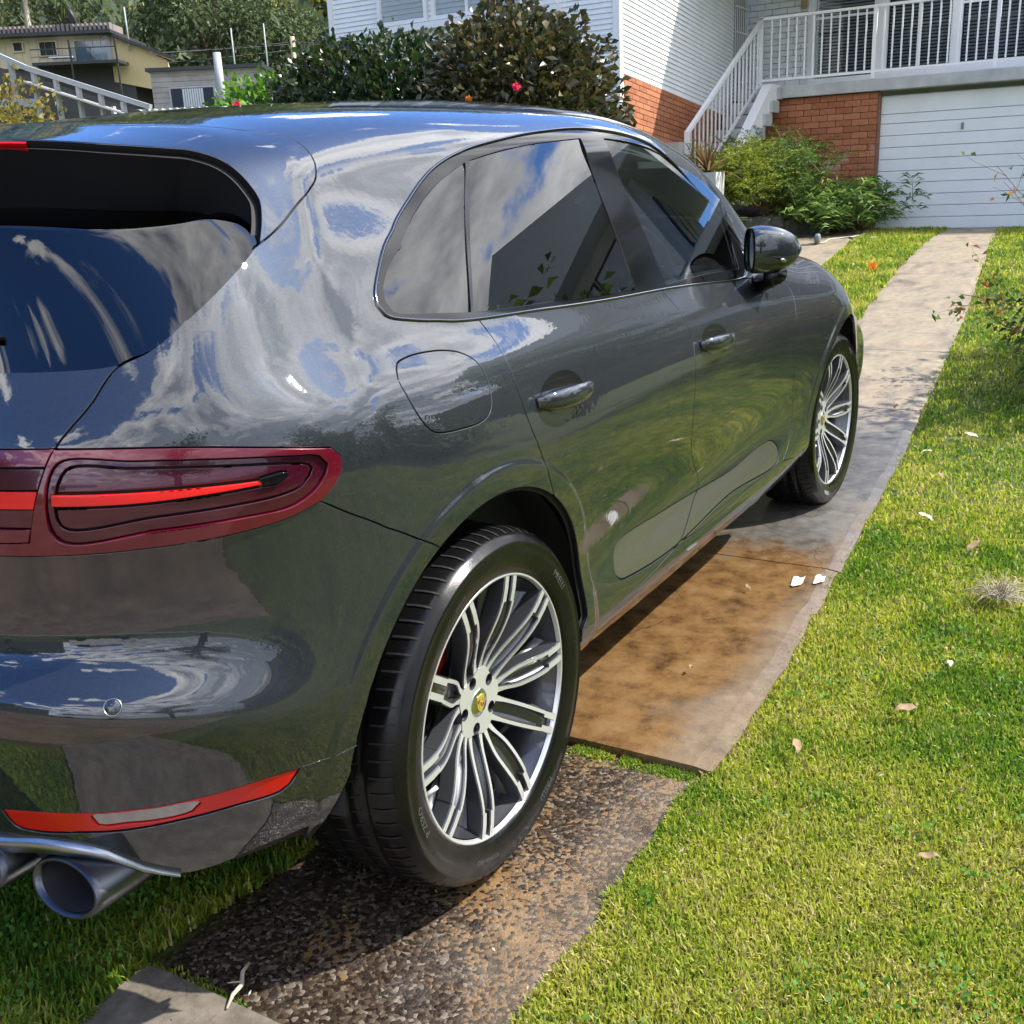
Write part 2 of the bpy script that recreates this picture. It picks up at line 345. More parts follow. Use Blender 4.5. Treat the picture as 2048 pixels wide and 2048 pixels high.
def many(parts): return np.concatenate([p[0] for p in parts]), np.concatenate([p[1] for p in parts])
x, y = many([scatter(470000, -1.1, 3.0, -2.6, -1.1, lambda x, y: lawn(x, y) & view(x, y), lambda x, y: np.clip((1.9/dist(x, y).clip(.8))**2, 0, 1)),
             scatter(45000, -1.6, 4.5, -5.0, -2.6, lambda x, y: x > -9, lambda x, y: .9+0*x),
             scatter(250000, 3.0, 15.0, -3.4, -.1, lambda x, y: lawn(x, y) & view(x, y), lambda x, y: np.clip((5.0/dist(x, y))**1.4, 0, 1)*.9)])
dd = dist(x, y); grass(x, y, (.016+.0016*dd)*(.75+.6*fbm(x, y, 3.2, 8.)), .0028+.00105*dd, 'lawn_grass')
# left verge between the tracks, partly under the car
mid_ = lambda x, y: (y > YL(x)+.0+.02*np.sin(x*9)-.02*pnoise(x, y*0, 6., 4.)) & (y < YR2(x))
x, y = many([scatter(110000, -1.32, .9, -.55, .55, mid_, lambda x, y: 1.+0*x), scatter(130000, 3.2, 14.95, -.5, 1.6, mid_, lambda x, y: np.clip((7./dist(x, y))**1.2, 0, 1))])
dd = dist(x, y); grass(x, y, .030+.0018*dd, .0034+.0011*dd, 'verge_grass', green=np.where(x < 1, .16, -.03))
x, y = many([scatter(22000, -1.32, -.2, .5, 2.2, lambda x, y: y > YL2(x)*0+.5, lambda x, y: 1.+0*x), scatter(20000, 8., 14.4, 1.8, 3.2, lambda x, y: y > YL2(x), lambda x, y: 1.+0*x)])
dd = dist(x, y); grass(x, y, .034+.0016*dd, .0036+.0011*dd, 'side_lawn_grass', green=.05)
# moss and tufts in the slab joints
def joint(x0, ya, yb, n, name):
    x = gr.normal(x0, .012, n); y = gr.uniform(ya, yb, n); k = fbm(x, y, 14., 5.) > .36; x, y = x[k], y[k]; grass(x, y, .010, .0040, name, green=.12)
joint(.500, -1.17, -.62, 6000, 'joint_moss'); joint(-.57, -.74, -.48, 1600, 'joint_moss')
# ---------------------------------------------------------------- foliage helpers
rp = np.random.default_rng(21)
M_leaf = tint_mat('glossy_leaves', .32, .5, .22)
M_leafs = tint_mat('soft_leaves', .6, .25, .35)
M_bark = mat('grey_brown_bark', (.16, .12, .085), .85, var=.35, vscale=30, bump=.5, bscale=90)
M_bark2 = mat('pale_trunk_bark', (.42, .38, .31), .8, var=.25, vscale=14, bump=.3, bscale=50)
def leaves(P, N, L, Wd, col, droop=0.):
    """one folded leaf (two quads) at each point P pointing along N"""
    n = len(P); N = N/(np.linalg.norm(N, axis=1, keepdims=True)+1e-9); r_ = rp.normal(size=(n, 3)); S_ = np.cross(N, r_); S_ /= np.linalg.norm(S_, axis=1, keepdims=True)+1e-9
    U_ = np.cross(S_, N); L = L*rp.uniform(.7, 1.25, n)[:, None]; Wd = Wd*rp.uniform(.75, 1.2, n)[:, None]
    a = P; t = P+N*L-np.array([0, 0, 1])*droop*L; m = P+N*L*.5+U_*L*.06; l = m+S_*Wd*.5+U_*Wd*.14; r2 = m-S_*Wd*.5+U_*Wd*.14
    V = np.stack([a, l, t, r2, m], 1).reshape(-1, 3); B = np.arange(n)[:, None]*5
    F = np.concatenate([B+np.array([0, 4, 1]), B+np.array([1, 4, 2]), B+np.array([0, 3, 4]), B+np.array([3, 2, 4])])
    return V, F, np.repeat(col[:, None], 5, 1).reshape(-1, 3)
def merge(parts):
    Vs, Fs, Cs, b = [], [], [], 0
    for V, F, c in parts: Vs.append(V); Fs.append(F+b); Cs.append(c); b += len(V)
    return np.concatenate(Vs), np.concatenate(Fs), np.concatenate(Cs)
def shade(cols, n, spread=.22):
    cols = np.array(cols); c = cols[rp.integers(0, len(cols), n)]; return c*rp.uniform(1-spread, 1+spread, (n, 1))
def ell_points(n, c, r, power=.45, lump=.22, seed=1., zmin=-1):
    """points through an uneven ellipsoid volume, most near its skin"""
    d = rp.normal(size=(n*2, 3)); d /= np.linalg.norm(d, axis=1, keepdims=True); d = d[d[:, 2] > zmin][:n]; n = len(d)
    k = rp.random(n)**power
    bump = 1+lump*(2*pnoise(d[:, 0]*3+d[:, 2]*2, d[:, 1]*3-d[:, 2], 1., seed)-1)+lump*.6*(2*pnoise(d[:, 0]*7-d[:, 2]*3, d[:, 1]*7+d[:, 2]*5, 1., seed+3)-1)
    return np.asarray(c)+d*np.asarray(r)*(k*bump)[:, None], d
def bush(name, c, r, n, L, Wd, cols, m=None, stems=8, up=.3, label=None, cat='bush', group=None, lump=.22, power=.4, base=None, **k):
    P, d = ell_points(n, (0, 0, 0), r, power, lump, rp.random()*9, zmin=-.75)
    V, F, cc = leaves(P, d+np.array([0, 0, up])+rp.normal(0, .5, P.shape), L, Wd, shade(cols, len(P)), droop=.25)
    root = empty(name, c, label=label, cat=cat, group=group)
    link('foliage', np_mesh('foliage', V, F, m or M_leaf, False, None, cc), None, root)
    mb = MB(); zb = (base if base is not None else H(c[0]))-c[2]
    for i in range(stems):
        a = rp.uniform(0, 6.28); q = rp.uniform(.2, .7); mb.tube([(0+.06*math.cos(a), .06*math.sin(a), zb), (r[0]*q*.5*math.cos(a), r[1]*q*.5*math.sin(a), (zb+0)*.4), (r[0]*q*math.cos(a), r[1]*q*math.sin(a), r[2]*.5)], [.02, .014, .006], 5)
    mb.build('stems', M_bark, root); return root
def flower(root, P, col, s=.05):
    V = []; F = []; n = 14; P = np.asarray(P, float)
    dirs = rp.normal(size=(n, 3)); dirs /= np.linalg.norm(dirs, axis=1, keepdims=True)
    Vv, Ff, cc = leaves(np.repeat(P[None], n, 0), dirs, np.full((n, 1), s), np.full((n, 1), s*.9), shade([col], n, .2)); link('flower', np_mesh('flower', Vv, Ff, M_leafs, False, None, cc), None, root)
# body hull: rows of control points (bottom to roof centre line) for stations from the rear centre round to the nose
HULL = np.array([[[-0.76,0.0,0.315],[-0.8,0.0,0.415],[-0.835,0.0,0.55],[-0.852,0.0,0.668],[-0.8,0.0,0.722],[-0.79,0.0,0.83],[-0.8,0.0,0.95],[-0.78,0.0,1.035],[-0.77,0.0,1.1],[-0.735,0.0,1.23],[-0.7,0.0,1.35],[-0.64,0.0,1.43],[-0.54,0.0,1.462],[-0.44,0.0,1.477]],[[-0.7552,-0.316,0.315],[-0.795,-0.32,0.415],[-0.8298,-0.3235,0.55],[-0.8467,-0.3252,0.668],[-0.795,-0.32,0.722],[-0.7851,-0.319,0.83],[-0.795,-0.32,0.95],[-0.7751,-0.318,1.035],[-0.76,-0.31,1.1],[-0.722,-0.3,1.23],[-0.685,-0.29,1.35],[-0.625,-0.28,1.427],[-0.52,-0.2,1.463],[-0.43,0.0,1.479]],[[-0.7277,-0.5456,0.315],[-0.765,-0.56,0.415],[-0.7976,-0.5726,0.55],[-0.8135,-0.5788,0.668],[-0.765,-0.56,0.722],[-0.7557,-0.5564,0.83],[-0.765,-0.56,0.95],[-0.7463,-0.5528,1.035],[-0.722,-0.54,1.1],[-0.675,-0.52,1.23],[-0.625,-0.5,1.345],[-0.56,-0.46,1.422],[-0.475,-0.31,1.462],[-0.41,0.0,1.483]],[[-0.668,-0.691,0.3135],[-0.7,-0.715,0.4095],[-0.728,-0.736,0.54],[-0.7416,-0.7462,0.6552],[-0.7,-0.715,0.7178],[-0.692,-0.709,0.83],[-0.7,-0.715,0.949],[-0.684,-0.703,1.035],[-0.65,-0.685,1.105],[-0.59,-0.655,1.23],[-0.535,-0.615,1.34],[-0.465,-0.555,1.42],[-0.41,-0.355,1.466],[-0.38,0.0,1.488]],[[-0.5704,-0.7878,0.3105],[-0.5967,-0.8209,0.3985],[-0.6166,-0.8459,0.52],[-0.6264,-0.8582,0.6296],[-0.6,-0.825,0.7094],[-0.5947,-0.8183,0.83],[-0.6,-0.825,0.947],[-0.5876,-0.8093,1.035],[-0.56,-0.785,1.11],[-0.495,-0.74,1.23],[-0.435,-0.685,1.34],[-0.37,-0.605,1.426],[-0.345,-0.365,1.475],[-0.34,0.0,1.494]],[[-0.4628,-0.8332,0.3067],[-0.4823,-0.8774,0.3848],[-0.4919,-0.8993,0.495],[-0.4968,-0.9104,0.5976],[-0.49,-0.895,0.6989],[-0.4882,-0.8909,0.83],[-0.49,-0.895,0.9445],[-0.482,-0.8767,1.035],[-0.455,-0.835,1.115],[-0.395,-0.78,1.235],[-0.345,-0.717,1.345],[-0.305,-0.626,1.434],[-0.305,-0.368,1.482],[-0.315,0.0,1.498]],[[-0.3374,-0.855,0.303],[-0.3454,-0.9076,0.371],[-0.348,-0.9248,0.47],[-0.3493,-0.9337,0.5656],[-0.35,-0.938,0.6884],[-0.3498,-0.9368,0.83],[-0.35,-0.938,0.942],[-0.347,-0.9182,1.035],[-0.325,-0.862,1.117],[-0.29,-0.797,1.238],[-0.262,-0.728,1.35],[-0.24,-0.632,1.446],[-0.255,-0.366,1.49],[-0.265,0.0,1.505]],[[-0.2,-0.8,0.3],[-0.2,-0.9,0.36],[-0.2,-0.925,0.45],[-0.2,-0.935,0.54],[-0.2,-0.948,0.68],[-0.2,-0.956,0.83],[-0.2,-0.95,0.94],[-0.2,-0.925,1.035],[-0.2,-0.87,1.115],[-0.2,-0.8,1.24],[-0.18,-0.735,1.355],[-0.165,-0.64,1.453],[-0.155,-0.36,1.502],[-0.155,0.0,1.512]],[[0.0,-0.86,0.27],[0.0,-0.91,0.34],[0.0,-0.935,0.44],[0.0,-0.945,0.54],[0.0,-0.955,0.68],[0.0,-0.962,0.83],[0.0,-0.953,0.935],[0.0,-0.925,1.03],[0.0,-0.868,1.11],[0.0,-0.795,1.24],[0.0,-0.725,1.365],[0.01,-0.635,1.474],[0.02,-0.37,1.522],[0.02,0.0,1.533]],[[0.35,-0.885,0.275],[0.35,-0.92,0.33],[0.35,-0.925,0.43],[0.35,-0.925,0.53],[0.35,-0.945,0.68],[0.35,-0.955,0.83],[0.35,-0.942,0.925],[0.35,-0.915,1.015],[0.35,-0.862,1.1],[0.35,-0.79,1.24],[0.35,-0.72,1.38],[0.35,-0.635,1.492],[0.35,-0.38,1.546],[0.35,0.0,1.56]],[[0.8,-0.89,0.272],[0.8,-0.918,0.335],[0.8,-0.908,0.42],[0.8,-0.893,0.52],[0.8,-0.925,0.67],[0.8,-0.945,0.82],[0.8,-0.935,0.915],[0.8,-0.908,1.0],[0.8,-0.858,1.085],[0.8,-0.785,1.235],[0.8,-0.712,1.383],[0.8,-0.632,1.5],[0.8,-0.38,1.568],[0.8,0.0,1.586]],[[1.3,-0.89,0.272],[1.3,-0.918,0.335],[1.3,-0.905,0.42],[1.3,-0.888,0.52],[1.3,-0.922,0.67],[1.3,-0.942,0.82],[1.3,-0.933,0.91],[1.3,-0.905,0.99],[1.3,-0.856,1.075],[1.3,-0.783,1.23],[1.3,-0.708,1.38],[1.3,-0.625,1.503],[1.3,-0.37,1.575],[1.3,0.0,1.595]],[[1.7,-0.89,0.272],[1.7,-0.918,0.335],[1.7,-0.906,0.42],[1.7,-0.89,0.52],[1.7,-0.922,0.67],[1.7,-0.941,0.815],[1.7,-0.933,0.9],[1.7,-0.906,0.975],[1.7,-0.858,1.055],[1.7,-0.785,1.19],[1.7,-0.712,1.33],[1.7,-0.625,1.453],[1.7,-0.37,1.535],[1.7,0.0,1.555]],[[2.1,-0.89,0.272],[2.1,-0.918,0.335],[2.1,-0.912,0.42],[2.1,-0.905,0.52],[2.1,-0.93,0.67],[2.1,-0.943,0.8],[2.1,-0.936,0.885],[2.1,-0.91,0.955],[2.1,-0.862,1.03],[2.1,-0.79,1.12],[2.1,-0.72,1.22],[2.1,-0.62,1.315],[2.1,-0.37,1.4],[2.1,0.0,1.425]],[[2.5,-0.86,0.26],[2.5,-0.91,0.33],[2.5,-0.93,0.43],[2.5,-0.94,0.53],[2.5,-0.95,0.67],[2.5,-0.955,0.79],[2.5,-0.942,0.88],[2.5,-0.905,0.95],[2.5,-0.845,1.005],[2.5,-0.765,1.04],[2.5,-0.66,1.065],[2.5,-0.54,1.09],[2.5,-0.33,1.115],[2.5,0.0,1.13]],[[2.85,-0.85,0.27],[2.85,-0.905,0.34],[2.85,-0.93,0.44],[2.85,-0.942,0.54],[2.85,-0.952,0.66],[2.85,-0.952,0.77],[2.85,-0.935,0.86],[2.85,-0.89,0.93],[2.85,-0.82,0.99],[2.85,-0.73,1.028],[2.85,-0.62,1.04],[2.85,-0.49,1.045],[2.85,-0.3,1.05],[2.85,0.0,1.052]],[[3.15,-0.82,0.28],[3.15,-0.87,0.35],[3.15,-0.895,0.44],[3.15,-0.905,0.54],[3.15,-0.908,0.64],[3.15,-0.898,0.73],[3.15,-0.873,0.805],[3.15,-0.83,0.87],[3.15,-0.76,0.92],[3.15,-0.69,0.955],[3.15,-0.585,0.965],[3.15,-0.46,0.975],[3.15,-0.28,0.98],[3.15,0.0,0.985]],[[3.4,-0.8,0.28],[3.4,-0.85,0.35],[3.41,-0.875,0.44],[3.41,-0.885,0.54],[3.41,-0.88,0.63],[3.39,-0.86,0.7],[3.37,-0.83,0.755],[3.36,-0.78,0.795],[3.35,-0.71,0.825],[3.34,-0.63,0.845],[3.34,-0.53,0.86],[3.34,-0.42,0.87],[3.34,-0.25,0.88],[3.34,0.0,0.885]],[[3.6,-0.62,0.28],[3.6,-0.7,0.35],[3.62,-0.73,0.44],[3.62,-0.73,0.53],[3.61,-0.72,0.6],[3.59,-0.7,0.66],[3.56,-0.67,0.7],[3.53,-0.63,0.73],[3.51,-0.58,0.755],[3.5,-0.52,0.77],[3.49,-0.44,0.785],[3.49,-0.35,0.795],[3.49,-0.2,0.8],[3.49,0.0,0.805]],[[3.7,-0.0,0.28],[3.72,-0.0,0.35],[3.75,0.0,0.44],[3.76,0.0,0.53],[3.75,0.0,0.6],[3.73,0.0,0.66],[3.7,0.0,0.69],[3.67,0.0,0.71],[3.65,0.0,0.725],[3.63,0.0,0.735],[3.62,0.0,0.745],[3.61,0.0,0.75],[3.6,0.0,0.757],[3.59,0.0,0.762]]])
# feature lines of the bodywork in hull parameters (station, row)
LN = {
    'dlo': [(8.426,8.037),(8.127,8.089),(7.707,8.201),(7.375,8.327),(7.337,8.463),(7.37,8.56),(7.592,8.851),(7.975,9.303),(8.338,9.728),(8.618,10.055),(8.84,10.248),(9.047,10.38),(9.463,10.577),(9.901,10.751),(10.329,10.844),(10.544,10.841),(10.988,10.757),(11.348,10.629),(11.694,10.307),(12.057,9.78),(12.371,9.268),(12.457,8.664),(12.179,8.006),(11.965,7.877),(10.484,7.941),(9.188,7.994)],
    'quarter_glass': [(7.513,8.497),(7.539,8.369),(7.712,8.313),(8.397,8.182),(9.018,10.175),(8.766,9.964),(8.519,9.723),(8.189,9.338),(7.825,8.935),(7.56,8.624)],
    'rear_glass': [(8.44,8.179),(8.66,8.151),(9.394,8.119),(10.215,8.078),(10.344,10.612),(9.815,10.497),(9.395,10.344),(9.079,10.203)],
    'front_glass': [(10.605,8.042),(12.089,8.18),(12.484,9.842),(12.162,10.202),(11.71,10.348),(11.295,10.516),(10.91,10.587),(10.63,10.622)],
    'seam_rear': [(8.422,8.055),(8.453,7.658),(8.445,7.12),(8.454,6.448),(8.509,5.652),(8.617,4.926),(8.652,4.69),(8.724,4.34)],
    'seam_mid': [(10.477,8.052),(10.571,7.48),(10.596,6.829),(10.62,6.28),(10.591,5.654),(10.589,4.569),(10.667,3.863),(10.798,3.378),(10.932,2.885),(10.921,2.525),(10.853,2.395),(10.7,1.969),(10.524,1.482)],
    'seam_front': [(13.003,7.884),(13.067,7.3),(13.037,6.604),(12.98,5.86),(12.96,5.062),(13.057,3.844),(13.201,2.95),(13.1,2.008),(12.884,1.406)],
    'fuel': [(7.022,7.446),(7.099,7.564),(7.313,7.643),(7.572,7.662),(7.847,7.617),(8.019,7.498),(8.12,7.278),(8.155,6.957),(8.146,6.643),(8.125,6.406),(8.068,6.216),(7.911,6.098),(7.726,6.095),(7.45,6.119),(7.306,6.152),(7.174,6.253),(7.052,6.488),(6.99,6.735),(6.959,6.966),(6.952,7.24)],
    'arch': [(5.195,0.608),(5.362,0.901),(5.471,1.408),(5.605,1.979),(5.717,2.576),(6.004,3.319),(6.299,3.736),(6.698,4.129),(7.151,4.46),(7.519,4.65),(7.855,4.724),(8.119,4.737),(8.356,4.667),(8.514,4.55),(8.725,4.32),(8.904,3.998),(9.057,3.645),(9.194,3.216),(9.28,2.544),(9.245,2.083),(9.193,1.593),(9.134,1.275)],
    'archF': [(13.178,1.612),(13.522,4.153),(13.843,4.738),(14.143,4.926),(14.416,4.936),(14.864,4.56)],
    'lamp': [(2.318,6.936),(2.858,6.926),(4.116,6.769),(5.633,6.429),(5.74,6.261),(5.73,6.074),(5.615,5.837),(5.433,5.659),(5.084,5.535),(4.401,5.449),(3.787,5.419),(3.077,5.399),(2.544,5.394),(2.184,5.391)],
    'hatch': [(2.039,3.816),(2.118,4.11),(2.251,4.529),(2.361,4.911),(2.471,5.452),(2.826,6.929),(3.17,7.832),(3.371,8.224)],
    'hglass': [(2.278,8.281),(2.728,8.253),(3.199,8.242),(3.405,8.242),(3.702,8.379),(4.047,8.616),(4.557,8.922),(5.24,9.354)],
    'spoilseam': [(5.346,9.364),(6.353,9.752),(7.018,10.019),(7.299,10.208),(7.402,10.417),(7.41,10.654),(7.354,10.833),(7.272,10.969),(7.13,10.989),(6.53,11.302),(6.016,11.545),(4.951,11.968),(3.72,12.187),(2.518,12.088)],
    'lip': [(2.264,11.86),(2.922,11.642),(3.474,11.348),(4.188,11.1),(4.812,10.902),(5.227,10.621),(5.568,10.225),(5.68,10.009),(5.609,9.803),(5.368,9.416)],
    'bumperseam': [(5.433,5.659),(5.787,5.365),(6.31,4.989),(6.891,4.64),(7.16,4.469)],
    'lowseam': [(5.598,1.992),(4.872,1.884)],
    'bottom': [(5.372,1.034),(4.975,0.581),(4.201,0.386),(3.698,0.157),(3.337,0.107),(2.999,0.422),(2.688,0.806),(2.181,0.951),(1.614,0.771)],
    'reflector': [(1.799,1.372),(2.303,1.451),(2.822,1.513),(3.333,1.591),(3.858,1.704),(4.47,1.828),(4.845,1.867),(4.699,1.637),(4.578,1.556),(4.027,1.464),(3.468,1.338),(2.944,1.221),(2.491,1.154),(2.035,1.079),(1.847,1.132)],
    'blade': [(9.69,2.6),(9.645,2.061),(9.689,1.796),(9.86,1.631),(10.455,1.278),(10.662,1.799),(11.484,1.711),(12.638,1.477),(12.766,1.625),(12.801,2.04),(12.701,2.441),(12.475,2.539),(11.609,2.41),(10.913,2.534),(10.37,2.652),(9.778,2.733)],
    'sill': [(9.168,0.985),(9.597,1.134),(10.067,1.205),(10.812,1.338),(11.947,1.406),(13.104,1.193)],
    'lampin': [(2.905,6.586),(3.54,6.545),(4.29,6.454),(5.16,6.323),(5.375,6.252),(5.415,6.166),(5.25,5.915),(4.996,5.837),(4.433,5.803),(3.645,5.774),(2.779,5.761)],
    'lampmid': [(2.848,6.663),(3.546,6.629),(4.3,6.538),(5.171,6.412),(5.478,6.337),(5.563,6.2),(5.431,5.908),(5.143,5.7),(4.419,5.652),(3.629,5.624),(2.736,5.636)],
    'led': [(2.75,6.198),(3.509,6.162),(4.153,6.142),(4.799,6.124),(4.819,6.054),(4.14,6.019),(3.493,5.995),(2.738,6.017)],
    'tip': [(4.779,6.143),(5.097,6.174),(5.103,6.128),(4.97,6.043),(4.818,6.048)],
    'lowline': [(5.598,1.992),(5.227,1.917),(4.872,1.884)],
    'roofseam': [(5.711,11.593),(7.609,11.654)],
    'white': [(2.636,1.421),(2.678,1.293),(2.96,1.328),(3.234,1.355),(3.586,1.453),(3.686,1.582),(3.327,1.549),(2.988,1.487)],
    'sensor': [(3.092,2.869)],
    'handleR': [(8.619,6.357),(8.672,6.354),(8.789,6.425),(9.067,6.448),(9.238,6.203),(9.21,6.097),(9.068,5.948),(8.679,5.785),(8.606,5.956)],
    'handleF': [(10.691,6.109),(10.806,6.38),(11.065,6.396),(11.27,6.014),(11.094,5.794),(10.822,5.691),(10.69,5.868)],
    'mirrorbase': [(12.058,8.061),(12.194,7.808),(12.567,7.431)],
    'fcrease': [(12.959,5.517),(13.359,5.486),(13.752,5.423),(14.04,5.324),(14.217,5.087)],
    'sillbot': [(9.257,0.0),(10.767,0.563),(12.513,0.925),(13.183,1.24)],
    'chms': [(2.202,11.765),(2.871,11.654),(2.617,11.278),(2.073,11.28)]}
def spl_mat(n):
    A = np.zeros((n, n)); B = np.zeros((n, n)); A[0, 0] = A[-1, -1] = 1
    for i in range(1, n-1): A[i, i-1:i+2] = [1, 4, 1]; B[i, i-1:i+2] = [6, -12, 6]
    return np.linalg.solve(A, B)
def sm(t): t = np.clip(t, 0, 1); return t*t*(3-2*t)
def flare(P):
    x, y, z = P[..., 0], P[..., 1], P[..., 2]; out = np.zeros_like(x)
    for cx, R0, A in ((0.012, .43, .004), (2.807, .425, .005)):
        r = np.hypot(x-cx, z-.365); out = out+A*(1-sm((r-(R0+.048))/.017))
    out = out*sm((-y-.80)/.06); Q = P.copy(); Q[..., 1] = y-out; return Q
class Surf:
    def __init__(s, N):
        s.nu, s.nv = N.shape[:2]; m = np.array([1, -1, 1.])
        N = np.concatenate([N[[3, 2, 1]]*m, N], 0); N = np.concatenate([N, N[:, [-2, -3, -4]]*m], 1)
        s.N = N; s.au, s.av = N.shape[:2]
        s.Mu = np.einsum('ab,bcd->acd', spl_mat(s.au), N); s.Mv = np.einsum('ab,cbd->cad', spl_mat(s.av), N); s.Muv = np.einsum('ab,cbd->cad', spl_mat(s.av), s.Mu)
    @staticmethod
    def bas(t, n):
        i = np.clip(np.floor(t).astype(int), 0, n-2); b = t-i; a = 1-b; return i, a, b, (a**3-a)/6, (b**3-b)/6
    def __call__(s, u, v):
        u = np.asarray(u, float); v = np.asarray(v, float)
        i, a, b, c, d = s.bas(u+3, s.au); j, e, f, g, h = s.bas(v, s.av)
        def at(A, B, ii): return e[..., None]*A[ii, j]+f[..., None]*A[ii, j+1]+g[..., None]*B[ii, j]+h[..., None]*B[ii, j+1]
        return flare(a[..., None]*at(s.N, s.Mv, i)+b[..., None]*at(s.N, s.Mv, i+1)+c[..., None]*at(s.Mu, s.Muv, i)+d[..., None]*at(s.Mu, s.Muv, i+1))
    def nrm(s, u, v, e=1e-3):
        du = s(np.clip(u+e, -1, s.nu-1), v)-s(u-e, v); dv = s(u, v+e)-s(u, np.clip(v-e, 0, 99))
        n = np.cross(du, dv); return n/(np.linalg.norm(n, axis=-1, keepdims=True)+1e-12)
S = Surf(HULL)
_u = np.linspace(0, S.nu-1, S.nu*14); _v = np.linspace(0, 13, 130); _UU, _VV = np.meshgrid(_u, _v, indexing='ij'); _G = S(_UU, _VV)
def uv_at(x, z):
    """hull parameters of the flank point seen at (x, z) in side view"""
    d = (_G[..., 0]-x)**2+(_G[..., 2]-z)**2+(_G[..., 1] > -.55)*9+(_UU < 4)*9; k = np.unravel_index(d.argmin(), d.shape); u, v = _UU[k], _VV[k]
    for _ in range(10):
        e = 1e-4; p = S(u, v); J = np.array([(S(u+e, v)-p)/e, (S(u, v+e)-p)/e])[:, [0, 2]].T
        try: dl = np.linalg.solve(J, np.array([x, z])-p[[0, 2]])
        except Exception: break
        dl = np.clip(dl, -.3, .3); u = float(u+dl[0]); v = float(v+dl[1])
    return u, v
# chart coordinates in metres, so that seams keep an even width
_a = S(np.arange(S.nu)*1., np.full(S.nu, 6.)); SU = np.concatenate([[0], np.cumsum(np.linalg.norm(np.diff(_a, axis=0), axis=1))])
_a = S(np.full(14, 9.), np.arange(14.)); SV = np.concatenate([[0], np.cumsum(np.linalg.norm(np.diff(_a, axis=0), axis=1))])
KU = np.arange(S.nu); KV = np.arange(14)
def st(p):
    p = np.asarray(p, float); u, v = p[..., 0], p[..., 1]
    s = np.interp(u, KU, SU)+np.where(u < 0, u*.3, 0)+np.where(u > S.nu-1, (u-S.nu+1)*.3, 0)
    t = np.interp(v, KV, SV)+np.where(v < 0, v*.08, 0)+np.where(v > 13, (v-13)*.2, 0)
    return np.stack([s, t], -1)
def ust(q): return np.interp(q[..., 0], SU, KU), np.interp(q[..., 1], SV, KV)
def cr(pts, closed=False, step=.012):
    """smooth curve through points (centripetal-ish Catmull-Rom) in chart metres"""
    P = np.array(pts, float); n = len(P); out = []
    if n == 2 and not closed:
        m = max(2, int(np.linalg.norm(P[1]-P[0])/step)); return [tuple(P[0]+(P[1]-P[0])*k/m) for k in range(m+1)]
    for i in range(n if closed else n-1):
        p1, p2 = P[i], P[(i+1) % n]; p0 = P[i-1] if (closed or i) else 2*p1-p2; p3 = P[(i+2) % n] if (closed or i < n-2) else 2*p2-p1
        d1 = max(np.linalg.norm(p1-p0)**.5, 1e-4); d2 = max(np.linalg.norm(p2-p1)**.5, 1e-4); d3 = max(np.linalg.norm(p3-p2)**.5, 1e-4)
        m1 = (p1-p0)/d1-(p2-p0)/(d1+d2)+(p2-p1)/d2; m2 = (p2-p1)/d2-(p3-p1)/(d2+d3)+(p3-p2)/d3; m1, m2 = m1*d2, m2*d2
        m = max(1, int(np.linalg.norm(p2-p1)/step))
        for k in range(m):
            t = k/m; out.append(tuple((2*t**3-3*t*t+1)*p1+(t**3-2*t*t+t)*m1+(-2*t**3+3*t*t)*p2+(t**3-t*t)*m2))
    if not closed: out.append(tuple(P[-1]))
    return out
def seg(name, a=None, b=None, rev=False):
    L = [tuple(p) for p in st(LN[name])][a:b]; return L[::-1] if rev else L
def pt(u, v): return tuple(st((u, v)))
def path(*parts, closed=False, step=.012):
    """parts: lists of points; each list is smooth inside, corners between lists"""
    out = []
    for P in parts:
        c = cr(P, step=step) if len(P) > 1 else [tuple(P[0])]
        if out and np.hypot(out[-1][0]-c[0][0], out[-1][1]-c[0][1]) < 1e-4: c = c[1:]
        elif out: c = cr([out[-1], c[0]], step=step)[1:-1]+c
        out += c
    if closed: out += cr([out[-1], out[0]], step=step)[1:-1]
    return out
def dom_circle(cx, cz, r, a0, a1, n): return [pt(*uv_at(cx+r*math.cos(R(a)), cz+r*math.sin(R(a)))) for a in np.linspace(a0, a1, n)]
PG = {}
_arcR = dom_circle(.010, .368, .434, 172, 2, 40)
_lo = [pt(*uv_at(-.443, .38)), pt(5.2, .6), pt(4.98, -.6)]
_hi = [pt(*uv_at(.415, .36)), pt(9.10, -.6)]
PG['arch_rear'] = path(_lo[::-1], _arcR, _hi, closed=True)
_arcF = dom_circle(2.807, .368, .430, 176, 4, 40)
PG['arch_front'] = path([pt(12.95, -.6), pt(*uv_at(2.385, .345))], _arcF, [pt(*uv_at(3.236, .37)), pt(16.35, -.6)], closed=True)
D = seg('dlo')
PG['dlo'] = cr(D, True)
q = seg('quarter_glass')
PG['quarter_glass'] = path(q[4:]+q[:4], closed=True)
q = seg('rear_glass'); PG['rear_glass'] = path(q[0:4], [q[3], q[4]], q[4:8], [q[7], q[0]])
q = seg('front_glass'); PG['front_glass'] = path([q[0], q[1]], [q[1], q[2]], q[2:8], [q[7], q[0]])
PG['fuel'] = cr(seg('fuel'), True)
sr = seg('seam_rear'); smd = seg('seam_mid'); sf = seg('seam_front'); sl = seg('sill')
belt = [pt(8.427, 8.037), pt(9.188, 7.994), pt(10.484, 7.941)]; belt2 = [pt(10.484, 7.941), pt(11.965, 7.877), pt(12.33, 7.86)]
mid_low = smd[-1]
sill_r = [sl[0], sl[1], sl[2], smd[-1]]; sill_f = [smd[-1], sl[3], sl[4], sf[-1]]
PG['rear_door'] = path(sr[::-1], belt, smd, sill_r[::-1], [sl[0], pt(8.9, 2.0)], [pt(8.9, 2.0), sr[-1]])
